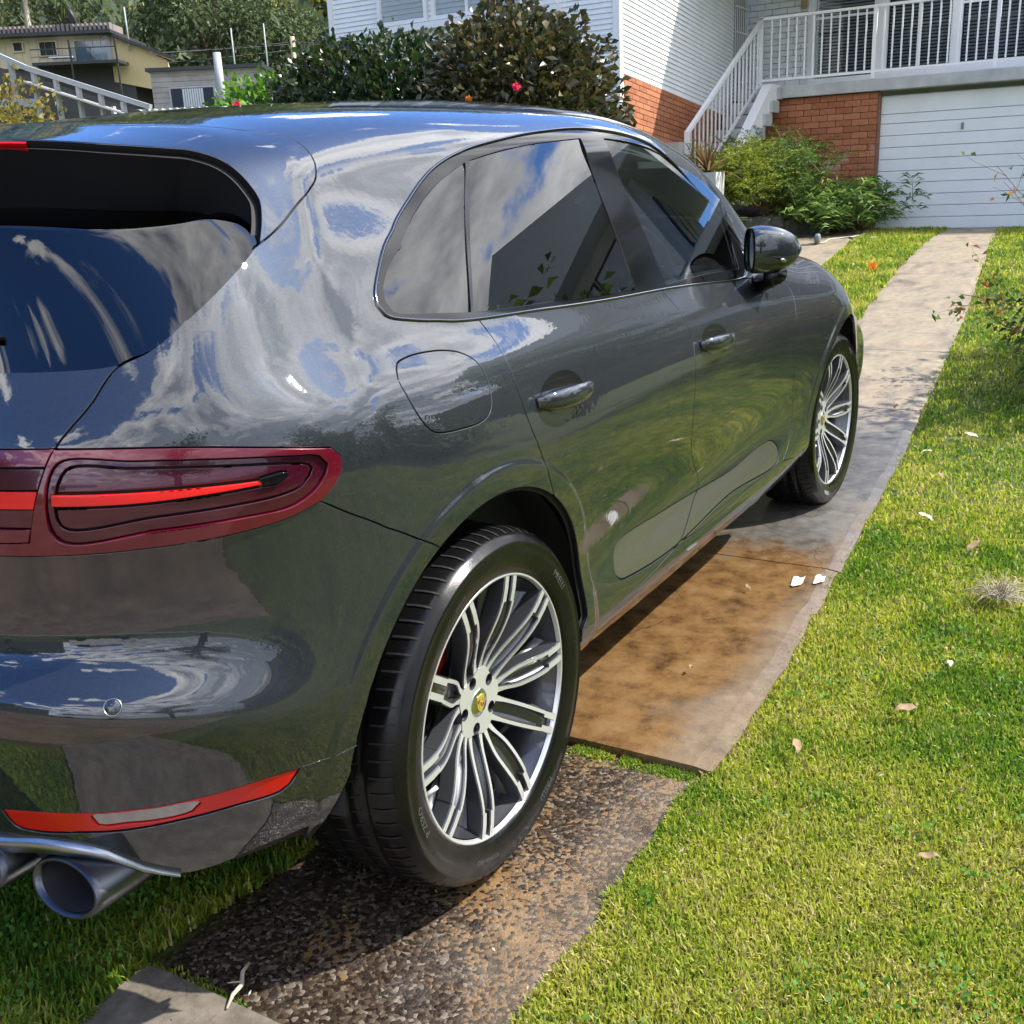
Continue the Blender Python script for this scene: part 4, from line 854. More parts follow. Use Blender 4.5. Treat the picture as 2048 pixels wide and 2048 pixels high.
# parking sensor
u, v = 3.08, 3.146; c_ = S(u, v); n_ = S.nrm(u, v)*out_sign; q_ = Vector(n_).to_track_quat('Z', 'Y').to_matrix()
mb = MB(); mb.lathe([(.0001, .0012), (.0105, .0012), (.0112, .0002)], 28, 'Z', mi=0); mb.lathe([(.0112, .0002), (.0118, .0016), (.0128, .0016), (.0134, -.001)], 28, 'Z', mi=1)
mb.v = [tuple(q_ @ Vector(p)+Vector(c_)) for p in mb.v]; mb.build('parking_sensor', [M_paint, M_satin], car)
# bumper character line and skirt edge
strip(path(seg('lowline')), .0016, .0004, False, 0).build('bumper_crease', M_paint, car)
# exhaust tips and satin surround
M_exh = mat('dark_steel_exhaust', (.10, .108, .122), .32, metal=1, var=.15)
def tip_(x, y, z, s):
    prof = [(.50, .20), (.74, .05), (.80, .010), (.86, .002), (.93, 0), (.98, .003), (1., .012), (1.04, .10), (1.0, .28), (.9, .40)]
    mb = MB(); n = 40; V = []
    for k in range(n):
        a = 2*math.pi*k/n
        for r_, h in prof: V.append((x+h+.012*math.sin(a)*(1 if h < .1 else .2), y*s+.080*r_*math.cos(a), z+.043*r_*math.sin(a)*(1+.2*min(1, h/.3))))
    q = len(prof); mb.add(V, [(k*q+i, ((k+1) % n)*q+i, ((k+1) % n)*q+i+1, k*q+i+1) for k in range(n) for i in range(q-1)], 0, True)
    mb.mi = [1 if (i % (q-1)) < 2 else 0 for i in range(len(mb.f))]
    return mb
for s in (-1, 1):
    for (x, y) in ((-.772, .618), (-.800, .428)):
        tip_(x, y, .340, s).build('exhaust_tip', [M_exh, M_dark], car)
def surround(s):
    q = np.array(path(seg('bottom')[4:]+[pt(1.0, .62), pt(0, .6)], step=.02)); u, v = ust(q); P = S(u, v); N = S.nrm(u, v)*out_sign; n = len(P); V = []
    for i in range(n):
        w = .022*min(1, (i+1)/8); o = N[i]*np.array([1, 1, .2])
        for a, b in ((-.004, .004), (.006, .001), (.009, -w*.35), (.004, -w), (-.012, -w-.004), (-.05, -w)): p = P[i]+o*a; V.append((p[0], p[1]*s, p[2]+b))
    F = [(i*6+a, i*6+a+1, (i+1)*6+a+1, (i+1)*6+a) for i in range(n-1) for a in range(5)]
    mb = MB(); mb.add(V, F if s < 0 else [f[::-1] for f in F], 0, True); return mb
for s in (1, -1): surround(s).build('exhaust_surround', M_satin, car)
# rear wiper stub at the window foot
mb = MB(); pw = on_hull([pt(2.25, 8.62), pt(1.3, 8.5), pt(.2, 8.45)], .012); mb.tube([tuple(p) for p in pw], [.006, .009, .012], 8); mb.build('rear_wiper', M_rubber, car)
# ---------------------------------------------------------------- door mirror
mirr = empty('door_mirror', (1.80, -.875, 1.045), rz=R(-52), parent=car); mirr.scale = (.98, .90, 1.06)
def mirror(s=1):
    mb = MB()   # shell: faces rearwards; local x forward, y outwards negative
    nx, nk = 9, 24; V = []
    for i in range(nx):
        t = i/(nx-1); x = -.045+.165*t; sc = (1-(t*.99)**2.3)**.5 if t > 0 else 1.0; sc *= (.93+.07*min(1, t*6))
        for k in range(nk):
            a = 2*math.pi*k/nk; ca, sa = math.cos(a), math.sin(a); e = .74
            yy = .076*abs(ca)**e*(1 if ca > 0 else -1); zz = .076*abs(sa)**e*(1 if sa > 0 else -1)
            if zz < 0: zz *= .86
            V.append((x+.035*(-yy/.1)*-.25, -.092+yy*sc-.01*t, .075+zz*sc))
    F = [(i*nk+k, i*nk+(k+1) % nk, (i+1)*nk+(k+1) % nk, (i+1)*nk+k) for i in range(nx-1) for k in range(nk)]; mb.add(V, [f[::-1] for f in F]+[tuple((nx-1)*nk+k for k in range(nk))], 0, True)
    return mb, V[:nk]
mb, rim_ = mirror(); mb.build('mirror_shell', M_paint, mirr)
mb = MB(); c0 = np.array(rim_).mean(0); r0 = np.array(rim_); V = [tuple(p) for p in r0]+[tuple(c0+(p-c0)*.95+np.array([-.006, 0, 0])) for p in r0]+[tuple(c0+(p-c0)*.90+np.array([.004, 0, 0])) for p in r0]; n = len(r0)
mb.add(V, [(j*n+i, j*n+(i+1) % n, (j+1)*n+(i+1) % n, (j+1)*n+i) for j in range(2) for i in range(n)], 0, True); mb.build('mirror_frame', M_black, mirr)
mb = MB(); mb.add([tuple(c0+(p-c0)*.91+np.array([.004, 0, 0])) for p in r0], [tuple(range(n))], 0); mb.build('mirror_glass', mat('mirror_silver', (.75, .78, .8), .01, metal=1), mirr)
mb = MB(); mb.tube([(.02, -.198, .055), (.04, -.17, .050), (.075, -.12, .046), (.085, -.07, .045)], [.004, .006, .006, .004], 8); mb.build('indicator_strip', M_clear, mirr)
mb = MB(); mb.tube([(.02, .045, -.035), (.025, -.02, -.02), (.035, -.07, -.005), (.04, -.11, .015)], [.036, .030, .030, .036], 14); mb.box((.02, .03, -.02), (.16, .04, .022)); mb.build('mirror_foot', M_black, mirr)
# ---------------------------------------------------------------- cabin
mb = MB(); mb.box((1.15, 0, .62), (2.9, 1.60, .5)); mb.box((2.02, 0, .93), (.5, 1.45, .22)); mb.build('dashboard', M_inter, car)
mb = MB(); mb.box((1.0, 0, 1.40), (1.9, 1.05, .02)); mb.build('headlining', mat('grey_headlining', (.12, .12, .12), .9), car)
def seat(x, y):
    mb = MB(); mb.box((x+.05, y, .92), (.5, .5, .12)); q = Matrix.Rotation(R(-16), 3, 'Y'); mb.box((x-.24, y, 1.10), (.13, .48, .46), 0, q, .8); mb.box((x-.34, y, 1.36), (.10, .24, .13), 0, q, .85); o = mb.build('seat', M_inter, car); bevel(o, .03, 3)
for x, y in ((1.45, -.40), (1.45, .40), (.62, -.42), (.62, .42), (.62, 0)): seat(x, y)
mb = MB(); n = 40; c0 = Vector((1.80, -.40, 1.06)); q = Matrix.Rotation(R(-25), 3, 'Y')
mb.tube([c0+q @ Vector((0, .185*math.cos(2*math.pi*k/n), .185*math.sin(2*math.pi*k/n))) for k in range(n)], .016, 8, closed=True)
for a in (0, 180, 270): mb.bar(c0+q @ Vector((.01, .05*math.cos(R(a)), .05*math.sin(R(a)))), c0+q @ Vector((0, .18*math.cos(R(a)), .18*math.sin(R(a)))), .03, .02)
mb.lathe([(.001, 0), (.06, 0), (.065, .03)], 16, 'Y', (0, 0, 0)); mb.build('steering_wheel', M_inter, car)
for s in (-1, 1):
    mb = MB(); mb.tube([(.02, .62*s, 1.36), (.12, .64*s, 1.30), (.20, .67*s, 1.20), (.27, .70*s, 1.05)], [.02, .028, .03, .04], 8); mb.build('seat_belt_pillar', M_inter, car)
# ---------------------------------------------------------------- wheels
def wheel(cx, cy, steer, side, w=.285, label=None):
    """local frame: +Y is inboard, the face looks to -Y; origin at the wheel centre on the ring plane"""
    root = empty('wheel', (cx, cy, .362), parent=car)
    root.rotation_euler = (0, 0, steer if side < 0 else math.pi+steer)
    RT = .362
    # tyre
    prof = [(.2665, .012), (.272, .001), (.279, -.0045), (.290, -.0075), (.305, -.0115), (.318, -.0125), (.330, -.0105), (.333, -.0125), (.336, -.009), (.345, -.002), (.3515, .006), (.3565, .018), (.3590, .030)]
    ys = [.034, .052, .056, .064, .068, .095, .103, .111, .150, .158, .166, .195, .200, .208, .228, .240]
    rs = [.3595, .3608, .3610, .3535, .3611, .3617, .3540, .3618, .3620, .3545, .3619, .3612, .3530, .3608, .3590, .3560]
    k = (w-.02)/.265
    prof += [(r_, y_*k) for r_, y_ in zip(rs, ys)]+[(.345, .262*k), (.32, .275*k), (.28, .268*k), (.2665, .255*k)]
    mb = MB(); mb.lathe(prof, 144, 'Y'); mb.build('tyre', M_tyre, root)
    # shoulder sipes (shallow dark cuts) as thin lugs standing between them
    nS = 72; mb = MB()
    for i in range(nS):
        a = 2*math.pi*i/nS; pts_ = [(.3520, .004, 0), (.3578, .016, .006), (.3606, .030, .012), (.3618, .048*k, .020)]
        V = []
        for r_, y_, da in pts_:
            for dw in (-.0012, .0012):
                an = a+da+dw/RT*1.6; V.append(((r_+.0004)*math.cos(an), y_, (r_+.0004)*math.sin(an)))
        mb.add(V, [(0, 1, 3, 2), (2, 3, 5, 4), (4, 5, 7, 6)], 0)
    for i in range(nS):
        for yb, ye in ((.070, .092), (.114, .147), (.169, .192)):
            a = 2*math.pi*(i+.5)/nS; V = []
            for y_, da in ((yb*k, 0), (ye*k, .028)):
                for dw in (-.0013, .0013):
                    an = a+da+dw/RT*1.4; V.append((.3624*math.cos(an), y_, .3624*math.sin(an)))
            mb.add(V, [(0, 1, 3, 2)], 0)
    mb.build('tread_sipes', M_dark, root, kind='stuff')
    # rim barrel and machined ring
    mb = MB(); mb.lathe([(.2665, .255*k), (.262, .24*k), (.245, .20*k), (.238, .12), (.245, .06), (.252, .034), (.258, .020), (.2605, .010)], 96, 'Y'); mb.build('rim', M_rim, root)
    mb = MB(); mb.lathe([(.2630, .010), (.2655, .0025), (.2662, .001), (.2700, .001), (.2722, .003), (.272, .008)], 96, 'Y'); mb.build('rim_edge', M_alu, root)
    face = lambda r_: .0015+.052*(1-sm((r_-.045)/.20))**1.15 if r_ > .045 else .0535
    # spokes
    def arm(off_of_r, wid_of_r, rr, phi, mat_i=0):
        mb = MB(); V = []; n = len(rr)
        for r_ in rr:
            o, w_ = off_of_r(r_), wid_of_r(r_); y0 = float(face(r_)); x0 = math.sqrt(max(r_*r_-o*o, 0))
            for t_, y_ in ((o-w_/2, y0), (o+w_/2, y0), (o+w_/2+.0015, y0+.003), (o+w_/2+.003, y0+.034), (o-w_/2-.003, y0+.034), (o-w_/2-.0015, y0+.003)):
                V.append((x0*math.cos(phi)-t_*math.sin(phi), y_, x0*math.sin(phi)+t_*math.cos(phi)))
        for i in range(n-1):
            a, b = i*6, (i+1)*6
            for j in range(6):
                j2 = (j+1) % 6; mb.add([V[a+j], V[a+j2], V[b+j2], V[b+j]], [(0, 1, 2, 3)], 0 if j == 0 else 1, False)
        return mb
    rr = np.array(list(np.linspace(.052, .214, 15))+[.2145, .24, .2655])
    mf, ma = M_rim, M_alu
    for i in range(10):
        phi = R(38.7+36*i); lug = i % 2 == 0
        mbt = MB()
        for s in (-1, 1):
            if lug: off = lambda r_, s=s: s*(.0185+.0025*math.sin(min(1, max(0, (r_-.05)/.16))*math.pi) if r_ < .2144 else .0150+.003*0)
            else: off = lambda r_, s=s: s*(.006+.0135*float(sm((r_-.05)/.09))+.002*math.sin(min(1, max(0, (r_-.1)/.11))*math.pi) if r_ < .2144 else .0150)
            wid = lambda r_: (.0072+.007*(1-float(sm((r_-.05)/.06))) if r_ < .2142 else .0128)
            q = arm(off, wid, rr, phi); mbt.v, mbt.f, mbt.mi, mbt.sm = (mbt.v+q.v, mbt.f+[[a+len(mbt.v) for a in f] for f in q.f], mbt.mi+q.mi, mbt.sm+q.sm)
        # web between the two strips (recessed pocket)
        V = []; rw_ = np.linspace(.07, .262, 12)
        for r_ in rw_:
            h_ = .016 if lug or r_ > .12 else .008
            for t_, dy in ((-h_, .006), (-h_*.75, .015), (h_*.75, .015), (h_, .006)): V.append((r_*math.cos(phi)-t_*math.sin(phi), float(face(r_))+dy, r_*math.sin(phi)+t_*math.cos(phi)))
        mbt.add(V, [(i_*4+j, i_*4+j+1, (i_+1)*4+j+1, (i_+1)*4+j) for i_ in range(11) for j in range(3)], 1, True)
        # dark root that widens towards the barrel
        V = []
        for r_, hw, d0 in ((.10, .012, .05), (.18, .020, .05), (.24, .030, .055), (.262, .042, .05)):
            for t_, dy in ((-hw, d0), (-hw*.6, .028), (hw*.6, .028), (hw, d0)): V.append((r_*math.cos(phi)-t_*math.sin(phi), float(face(r_))+dy, r_*math.sin(phi)+t_*math.cos(phi)))
        mbt.add(V, [(i_*4+j, i_*4+j+1, (i_+1)*4+j+1, (i_+1)*4+j) for i_ in range(3) for j in range(3)], 1, True)
        mbt.build('spoke', [M_alu, M_rim], root)
    # hub plate with five lug wells
    mb = MB(); n = 80; V = []
    def hub_r(a):
        d = abs(((math.degrees(a)-38.7+36) % 72)-36)   # 0 at a lug, 36 between
        return .064+.012*(1-math.cos(R(d*5)))/2 if d < 36 else .07
    wells = [(.0535*math.cos(R(38.7+72*i)), .0535*math.sin(R(38.7+72*i))) for i in range(5)]; wr_ = .0118
    pts_ = [(hub_r(2*math.pi*k_/n)*math.cos(2*math.pi*k_/n), hub_r(2*math.pi*k_/n)*math.sin(2*math.pi*k_/n)) for k_ in range(n)]; ed = [(k_, (k_+1) % n) for k_ in range(n)]
    for wx, wz in wells:
        b0 = len(pts_); pts_ += [(wx+wr_*math.cos(2*math.pi*k_/20), wz+wr_*math.sin(2*math.pi*k_/20)) for k_ in range(20)]; ed += [(b0+k_, b0+(k_+1) % 20) for k_ in range(20)]
    pts_ += [(.03*math.cos(R(24*k_)), .03*math.sin(R(24*k_))) for k_ in range(15)]+[(0., 0.)]
    rr2 = delaunay_2d_cdt([Vector(q_) for q_ in pts_], ed, [], 0, 1e-6); vv = [tuple(q_) for q_ in rr2[0]]
    def depth(a_, b_): return .0495+.0035*float(sm((math.hypot(a_, b_)-.060)/.016))*0
    fs = []
    for f_ in rr2[2]:
        cx2, cz2 = sum(vv[q_][0] for q_ in f_)/3, sum(vv[q_][1] for q_ in f_)/3
        if any(math.hypot(cx2-wx, cz2-wz) < wr_*.98 for wx, wz in wells) or math.hypot(cx2, cz2) > hub_r(math.atan2(cz2, cx2) % (2*math.pi))*1.001: continue
        a0_, a1_, a2_ = (Vector((*vv[q_], 0)) for q_ in f_); fs.append(f_ if (a1_-a0_).cross(a2_-a0_).z > 0 else f_[::-1])
    mb.add([(a_, depth(a_, b_), b_) for a_, b_ in vv], fs, 0, False)
    V = []
    for y_ in (.0495, .053, .09):
        for k_ in range(n): a = 2*math.pi*k_/n; r_ = hub_r(a)*(1.0 if y_ < .05 else 1.02); V.append((r_*math.cos(a), y_, r_*math.sin(a)))
    mb.add(V, [(j_*n+i, j_*n+(i+1) % n, (j_+1)*n+(i+1) % n, (j_+1)*n+i) for j_ in range(2) for i in range(n)], 1, True)
    mb.build('hub', [M_alu, M_rim], root)
    for i in range(5):
        a = R(38.7+72*i); c_ = (.0535*math.cos(a), 0, .0535*math.sin(a)); mb = MB()
        mb.lathe([(.0126, .0493), (.0118, .0488), (.0116, .055), (.0112, .085), (.0001, .085)], 24, 'Y', c_, mi=0); mb.build('lug_well', M_dark, root)
        mb = MB(); mb.lathe([(.0001, .066), (.006, .066), (.0088, .068), (.0095, .082)], 6, 'Y', c_, smooth=False); mb.build('lug_bolt', M_rim, root)
    # centre cap with a shield
    mb = MB(); mb.lathe([(.0001, .0455), (.018, .0458), (.0265, .0472), (.0295, .0495), (.031, .054)], 40, 'Y'); cap = mb.build('centre_cap', mat('cap_silver', (.62, .64, .62), .2, metal=1), root)
    sh = [(-.0125, .017), (-.006, .0185), (0, .0175), (.006, .0185), (.0125, .017), (.0138, .006), (.012, -.006), (.0075, -.0135), (0, -.019), (-.0075, -.0135), (-.012, -.006), (-.0138, .006)]
    mb = MB(); fm = lambda a, b, c: (a, c, b); mb.prism(sh, .0446, .0458, 0, fm)
    def blk(a0, a1, b0, b1, mi, d=.0442): mb.prism([(a0, b0), (a1, b0), (a1, b1), (a0, b1)], d, .0447, mi, fm)
    for i in range(3): blk(-.0115+i*.0036, -.0095+i*.0036, .002, .0095, 1 if i % 2 else 2); blk(.0022+i*.0034, .0040+i*.0034, -.0085, -.0015, 1 if i % 2 else 2)
    for i in range(3): blk(.004, .0105, .003+i*.0027, .0036+i*.0027, 2); blk(-.0095+i*.001, -.004, -.0085+i*.0027, -.0079+i*.0027, 2)
    mb.prism([(-.0035, -.004), (.0035, -.004), (.0038, .004), (-.0038, .004)], .0440, .0446, 0, fm); mb.prism([(-.0012, -.0028), (.0012, -.0028), (.0015, .0024), (-.0006, .003)], .0436, .0441, 2, fm)
    mb.build('cap_crest', [mat('crest_gold', (.68, .50, .10), .3, metal=.6), mat('crest_red', (.38, .02, .02), .4), mat('crest_black', (.01, .01, .01), .4)], root)
    # brake
    mb = MB(); mb.lathe([(.075, .105), (.172, .105), (.172, .135), (.075, .135)], 64, 'Y', closed=True); mb.build('brake_disc', M_disc, root)
    mb = MB()
    mb.lathe([(.118, .085), (.182, .085), (.186, .10), (.186, .15), (.118, .15)], 14, 'Y', closed=True, a0=R(95), a1=R(135)); bevel(mb.build('brake_caliper', M_caliper, root), .006)
    mb = MB(); a = R(196); mb.tube([(.250*math.cos(a), .020, .250*math.sin(a)), (.232*math.cos(a), .012, .232*math.sin(a)), (.226*math.cos(a), .0105, .226*math.sin(a))], [.004, .0045, .0045], 10); mb.build('tyre_valve', mat('valve_white', (.6, .6, .58), .5), root)
    return root
def tyre_text(root, txt, r_, a_mid, size, m, y=-.0128, up=1, spacing=1.0):
    """raised letters bent round the sidewall; a_mid in degrees where the middle of the word stands"""
    cu = bpy.data.curves.new('lettering', 'FONT'); cu.body = txt; cu.size = size; cu.align_x = 'CENTER'; cu.extrude = .0006; cu.space_character = spacing; cu.resolution_u = 2
    o = bpy.data.objects.new('tmp', cu); C.objects.link(o); dg = bpy.context.evaluated_depsgraph_get(); me = bpy.data.meshes.new_from_object(o.evaluated_get(dg)); bpy.data.objects.remove(o)
    for vtx in me.vertices:
        x, h, d = vtx.co; rr_ = r_+h*up; a = R(a_mid)-up*x/r_
        dr = rr_-.318; yy = y+(.0012 if abs(dr) < .008 else .0012+(abs(dr)-.008)*.22)
        vtx.co = (rr_*math.cos(a), yy-.0008-d, rr_*math.sin(a))
    me.materials.clear(); return link('tyre_lettering', me, m, root)
wr = wheel(0, -.95, 0, -1, .295)
for tx, r_, am, sz, sp in (('PIRELLI', .302, 38, .020, 1.5), ('P ZERO', .300, 196, .021, 1.3), ('SCORPION VERDE', .302, 252, .010, 1.05), ('295/35 R21', .302, 116, .009, 1.1), ('PIRELLI', .302, 300, .018, 1.5)):
    tyre_text(wr, tx, r_, am, sz, M_letter)
wf = wheel(2.807, -.95+.0347, R(-1.9), -1, .265)
for tx, r_, am, sz, sp in (('P ZERO', .300, 250, .021, 1.3), ('PIRELLI', .302, 60, .020, 1.5)): tyre_text(wf, tx, r_, am, sz, M_letter_w if am == 250 else M_letter)
wheel(0, .95, 0, 1, .295); wheel(2.807, .915, R(-1.9), 1, .265)

# ---------------------------------------------------------------- the white and brick house up the drive
def brick_mat():
    t = NT('orange_brick'); g = t.n('ShaderNodeObjectInfo'); f = t.noise(22, 6, .65)
    c = t.mix(g.outputs['Random'], (.36, .125, .055), (.50, .20, .095)); c = t.mix(t.rng(f, .35, .75), c, t.mix(g.outputs['Random'], (.24, .080, .042), (.38, .14, .07)))
    wv = t.n('ShaderNodeNewGeometry'); c = t.mix(t.rng(t.noise(1.6, 5, .6, vec=wv.outputs['Position']), .60, .72, 0, .65), c, (.52, .42, .36))
    t.set(Base_Color=c, Roughness=.9); t.bump(f, .5, .004); return t.m
M_brick = brick_mat()
M_mortar = mat('mortar', (.30, .25, .20), .95, var=.2)
M_white = mat('white_painted_metal', (.86, .86, .86), .35, var=.03)
M_board = mat('white_weatherboard', (.84, .85, .86), .5, var=.05, vscale=3)
M_slabc = mat('grey_deck_concrete', (.46, .47, .46), .85, var=.22, vscale=3, bump=.3)
M_pbrick = mat('white_painted_brick', (.84, .85, .85), .6, var=.04, vscale=10, bump=.3)
M_door = mat('pale_grey_garage_door', (.78, .81, .82), .45, var=.05, vscale=2)
M_wglass = glass('window_glass', (.75, .80, .84), 1.4, .0)
M_blind = mat('white_blind_slats', (.62, .66, .70), .5)
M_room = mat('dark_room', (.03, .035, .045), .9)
house = empty('house', (15, 0, ZG), label='white weatherboard and orange brick house with a garage and balcony up the drive', cat='house')
def H_(mb, name, m, par=None, **k):
    o = mb.build(name, m, par or house, **k); o.matrix_parent_inverse = Matrix.Translation((-15, 0, -ZG)) if (par or house) is house else Matrix.Identity(4); return o
def bricks(x, y0, y1, z0, z1, cw, ch, name='brick', m=None, thick=.06, j=.008):
    """running bond facing -x"""
    m = m or M_brick; cache = {}
    rows = int(round((z1-z0)/ch))
    for r_ in range(rows):
        y = y0-(cw*.5 if r_ % 2 else 0); z = z0+(r_+.5)*ch
        while y < y1-1e-6:
            a, b = max(y, y0), min(y+cw, y1)
            if b-a > .03:
                w = round(b-a-j, 3)
                if w not in cache:
                    q = MB(); q.box((0, 0, 0), (thick, w, ch-j)); cache[w] = q.mesh('brick', m)
                o = bpy.data.objects.new(name, cache[w]); C.objects.link(o); o.parent = house; o.location = (x-15+rp.normal(0, .0012), (a+b)/2, z-ZG)
            y += cw
bricks(15.03, 1.56, 3.42, .50, 2.43, .235, .0875)
mb = MB(); mb.box((15.13, 2.5, 1.45), (.15, 1.9, 1.96)); H_(mb, 'mortar', M_mortar)
# garage door
gd = MB(); gd.box((15.20, -1.0, 1.42), (.04, 5.1, 1.9)); gdo = H_(gd, 'garage_door', M_door)
z = 2.36
def panel_box(h, z, par): 
    q = MB(); q.box((15.14, -1.0, z-h/2), (.05, 5.06, h-.006)); o = q.build('door_panel', M_door, par); bevel(o, .006, 2); return o
for h in [.245, .13]+[.163]*9+[.12]: panel_box(h, z, gdo); z -= h
mb = MB(); mb.box((15.10, .42, 1.90), (.02, .035, .085)); mb.box((15.085, .42, 1.90), (.02, .012, .05)); mb.build('lock', mat('dull_lock', (.25, .25, .25), .4, metal=.8), gdo)
mb = MB(); mb.box((15.08, 1.545, 1.47), (.10, .03, 1.93)); H_(mb, 'door_frame', mat('rusty_frame', (.22, .12, .08), .8, var=.3, vscale=20))
# deck slab and its facing board
mb = MB(); mb.box((15.65, -.65, 2.515), (1.5, 8.0, .165)); o = H_(mb, 'deck_slab', M_slabc); bevel(o, .01)
# railing
def rail_x(y): return 14.97
top = lambda y: 3.535
mb = MB(); mb.box((14.97, -.75, 3.545), (.055, 8.1, .035)); o = H_(mb, 'top_rail', M_white)
mb = MB(); mb.box((14.97, -.75, 2.70), (.04, 8.1, .035)); H_(mb, 'bottom_rail', M_white)
mb = MB(); mb.box((0, 0, 0), (.016, .022, .80)); bal = mb.mesh('baluster', M_white)
y = 3.24-.125; i = 1
while y > -2.4:
    if i % 13: o = bpy.data.objects.new('baluster', bal); C.objects.link(o); o.parent = house; o.location = (-.03, y, 3.125-ZG)
    else: q = MB(); q.box((14.97, y, 3.08), (.05, .05, .95)); H_(q, 'post', M_white)
    y -= .1225; i += 1
q = MB(); q.box((14.97, 3.27, 3.10), (.055, .055, .95)); H_(q, 'post', M_white)
# stair flight along the wing wall with its own railing
a, b = Vector((12.55, 3.50, 1.93)), Vector((14.97, 3.27, 3.53))
mb = MB(); mb.bar(a, b, .055, .05); H_(mb, 'stair_rail', M_white)
mb = MB(); mb.bar(a-Vector((-.1, 0, .80)), b-Vector((0, 0, .86)), .04, .04); H_(mb, 'stair_rail', M_white)
for k in range(1, 19):
    p = a.lerp(b, k/19); q = MB(); q.box((p.x, p.y, p.z-.43), (.016, .02, .82)); H_(q, 'baluster', M_white)
q = MB(); q.box((12.57, 3.50, 1.35), (.06, .06, 1.2)); H_(q, 'post', M_white)
for k in range(9):
    t = k/8; q = MB(); q.box((12.75+t*2.2, 3.35-.12*t, .98+1.52*t), (.32, .62, .16)); H_(q, 'stair_tread', M_slabc)
mb = MB(); mb.add([(12.9, 3.06, .9), (14.9, 2.96, 2.43), (14.97, 2.96, 2.62), (14.6, 2.98, 2.62), (12.55, 3.08, 1.05), (12.55, 3.08, .6)]+[(12.9, 3.20, .9), (14.9, 3.10, 2.43), (14.97, 3.10, 2.62), (14.6, 3.12, 2.62), (12.55, 3.22, 1.05), (12.55, 3.22, .6)], [(0, 1, 2, 3, 4, 5), (11, 10, 9, 8, 7, 6)]+[(i, i+6, (i+1) % 6+6, (i+1) % 6) for i in range(6)], 0); H_(mb, 'stair_stringer', M_white)
q = MB(); q.box((12.42, 3.62, 1.35), (.16, .20, .95)); H_(q, 'stair_pier', M_slabc)
# balcony wall behind the railing: painted brick and windows
bricks(16.2, 2.90, 4.0, 2.60, 4.30, .235, .088, m=M_pbrick)
mb = MB(); mb.box((16.30, 3.45, 3.4), (.12, 1.15, 1.9)); H_(mb, 'painted_wall', M_pbrick)
mb = MB(); mb.box((17.3, -1.0, 3.4), (1.9, 7.4, 1.9)); H_(mb, 'back_room', M_room)
def window(x, y0, y1, z0, z1, transom=None, mul=None, par=None, ax='x'):
    """frame, glass, a blind made of slats"""
    fr = MB(); f = .05
    for a0, a1, b0, b1 in ((y0-f, y0, z0-f, z1+f), (y1, y1+f, z0-f, z1+f), (y0, y1, z0-f, z0), (y0, y1, z1, z1+f)): fr.box((x, (a0+a1)/2, (b0+b1)/2), (.07, a1-a0, b1-b0))
    if transom: fr.box((x, (y0+y1)/2, transom), (.04, y1-y0, .035))
    if mul: fr.box((x, mul, (z0+z1)/2), (.04, .035, z1-z0))
    w = fr.build('window', M_white, house); w.matrix_parent_inverse = Matrix.Translation((-15, 0, -ZG))
    q = MB(); q.add([(x+.01, y0, z0), (x+.01, y1, z0), (x+.01, y1, z1), (x+.01, y0, z1)], [(0, 3, 2, 1)]); q.build('pane', M_wglass, w)
    q = MB(); z = z0+.02; r_ = Matrix.Rotation(R(28), 3, 'Y')
    while z < z1: q.box((x+.07, (y0+y1)/2, z), (.042, y1-y0-.02, .003), 0, r_); z += .047
    q.build('blind', M_blind, w, kind='stuff')
    q = MB(); q.add([(x+.16, y0, z0), (x+.16, y1, z0), (x+.16, y1, z1), (x+.16, y0, z1)], [(0, 3, 2, 1)]); q.build('room_behind', M_room, w); return w
window(16.2, 1.93, 2.80, 2.76, 4.3, transom=3.62); window(16.2, .83, 1.72, 2.78, 4.3, mul=1.28); window(16.2, -.22, .68, 2.80, 4.3, transom=3.62); window(16.2, -1.3, -.36, 2.80, 4.3, mul=-.8)
mb = MB()
for y in (1.825, .755, -.29): mb.box((16.19, y, 3.45), (.09, .11, 1.75))
mb.box((16.17, -.2, 2.68), (.10, 6.2, .15)); mb.box((16.18, 2.86, 3.5), (.1, .09, 1.8)); H_(mb, 'window_surround', M_white)
mb = MB(); mb.box((16.12, 2.98, 3.95), (.06, .075, .34)); H_(mb, 'wall_light_box', mat('ochre_timber', (.42, .30, .12), .7, var=.2))  # small ochre box for the wall light, gives off no light
# canopy added out of view to shade the wing wall, and the main roof
mb = MB(); mb.box((14.75, 2.45, 4.35), (2.9, 2.7, .12)); mb.box((18.5, -1.6, 4.45), (5.6, 8.6, .18)); H_(mb, 'roof', mat('pale_roof_sheet', (.55, .56, .56), .6))
# ---- wing: side wall along the drive, its boards falling towards the back
drop = -.100
def skew(x, z): return z+drop*(x-10.9)
def sbox(x0, x1, y, z0, z1, th, mi=0, lean=0.):
    P = []
    for yy in (y-th, y):
        for (x, z) in ((x0, z0), (x1, z0), (x1, z1), (x0, z1)): P.append((x, yy+(lean if (yy < y and z == z1) else 0), skew(x, z)))
    return P, [(0, 1, 2, 3), (7, 6, 5, 4), (0, 4, 5, 1), (1, 5, 6, 2), (2, 6, 7, 3), (3, 7, 4, 0)]
for k in range(34):
    z0 = 2.64+k*.060; P, F = sbox(10.95, 15.10, 3.75, z0, z0+.062, .022, lean=.016); q = MB(); q.add(P, F); H_(q, 'weatherboard', M_board)
rows = 17
for r_ in range(rows):
    z0 = 2.625-(r_+1)*.0655; x = 10.95-(.11 if r_ % 2 else 0)
    while x < 15.05:
        a, b = max(x, 10.95), min(x+.225, 15.05)
        if b-a > .04: P, F = sbox(a+.004, b-.004, 3.775+rp.normal(0, .001), z0+.004, z0+.0615, .05); q = MB(); q.add(P, F); H_(q, 'brick', M_brick)
        x += .225
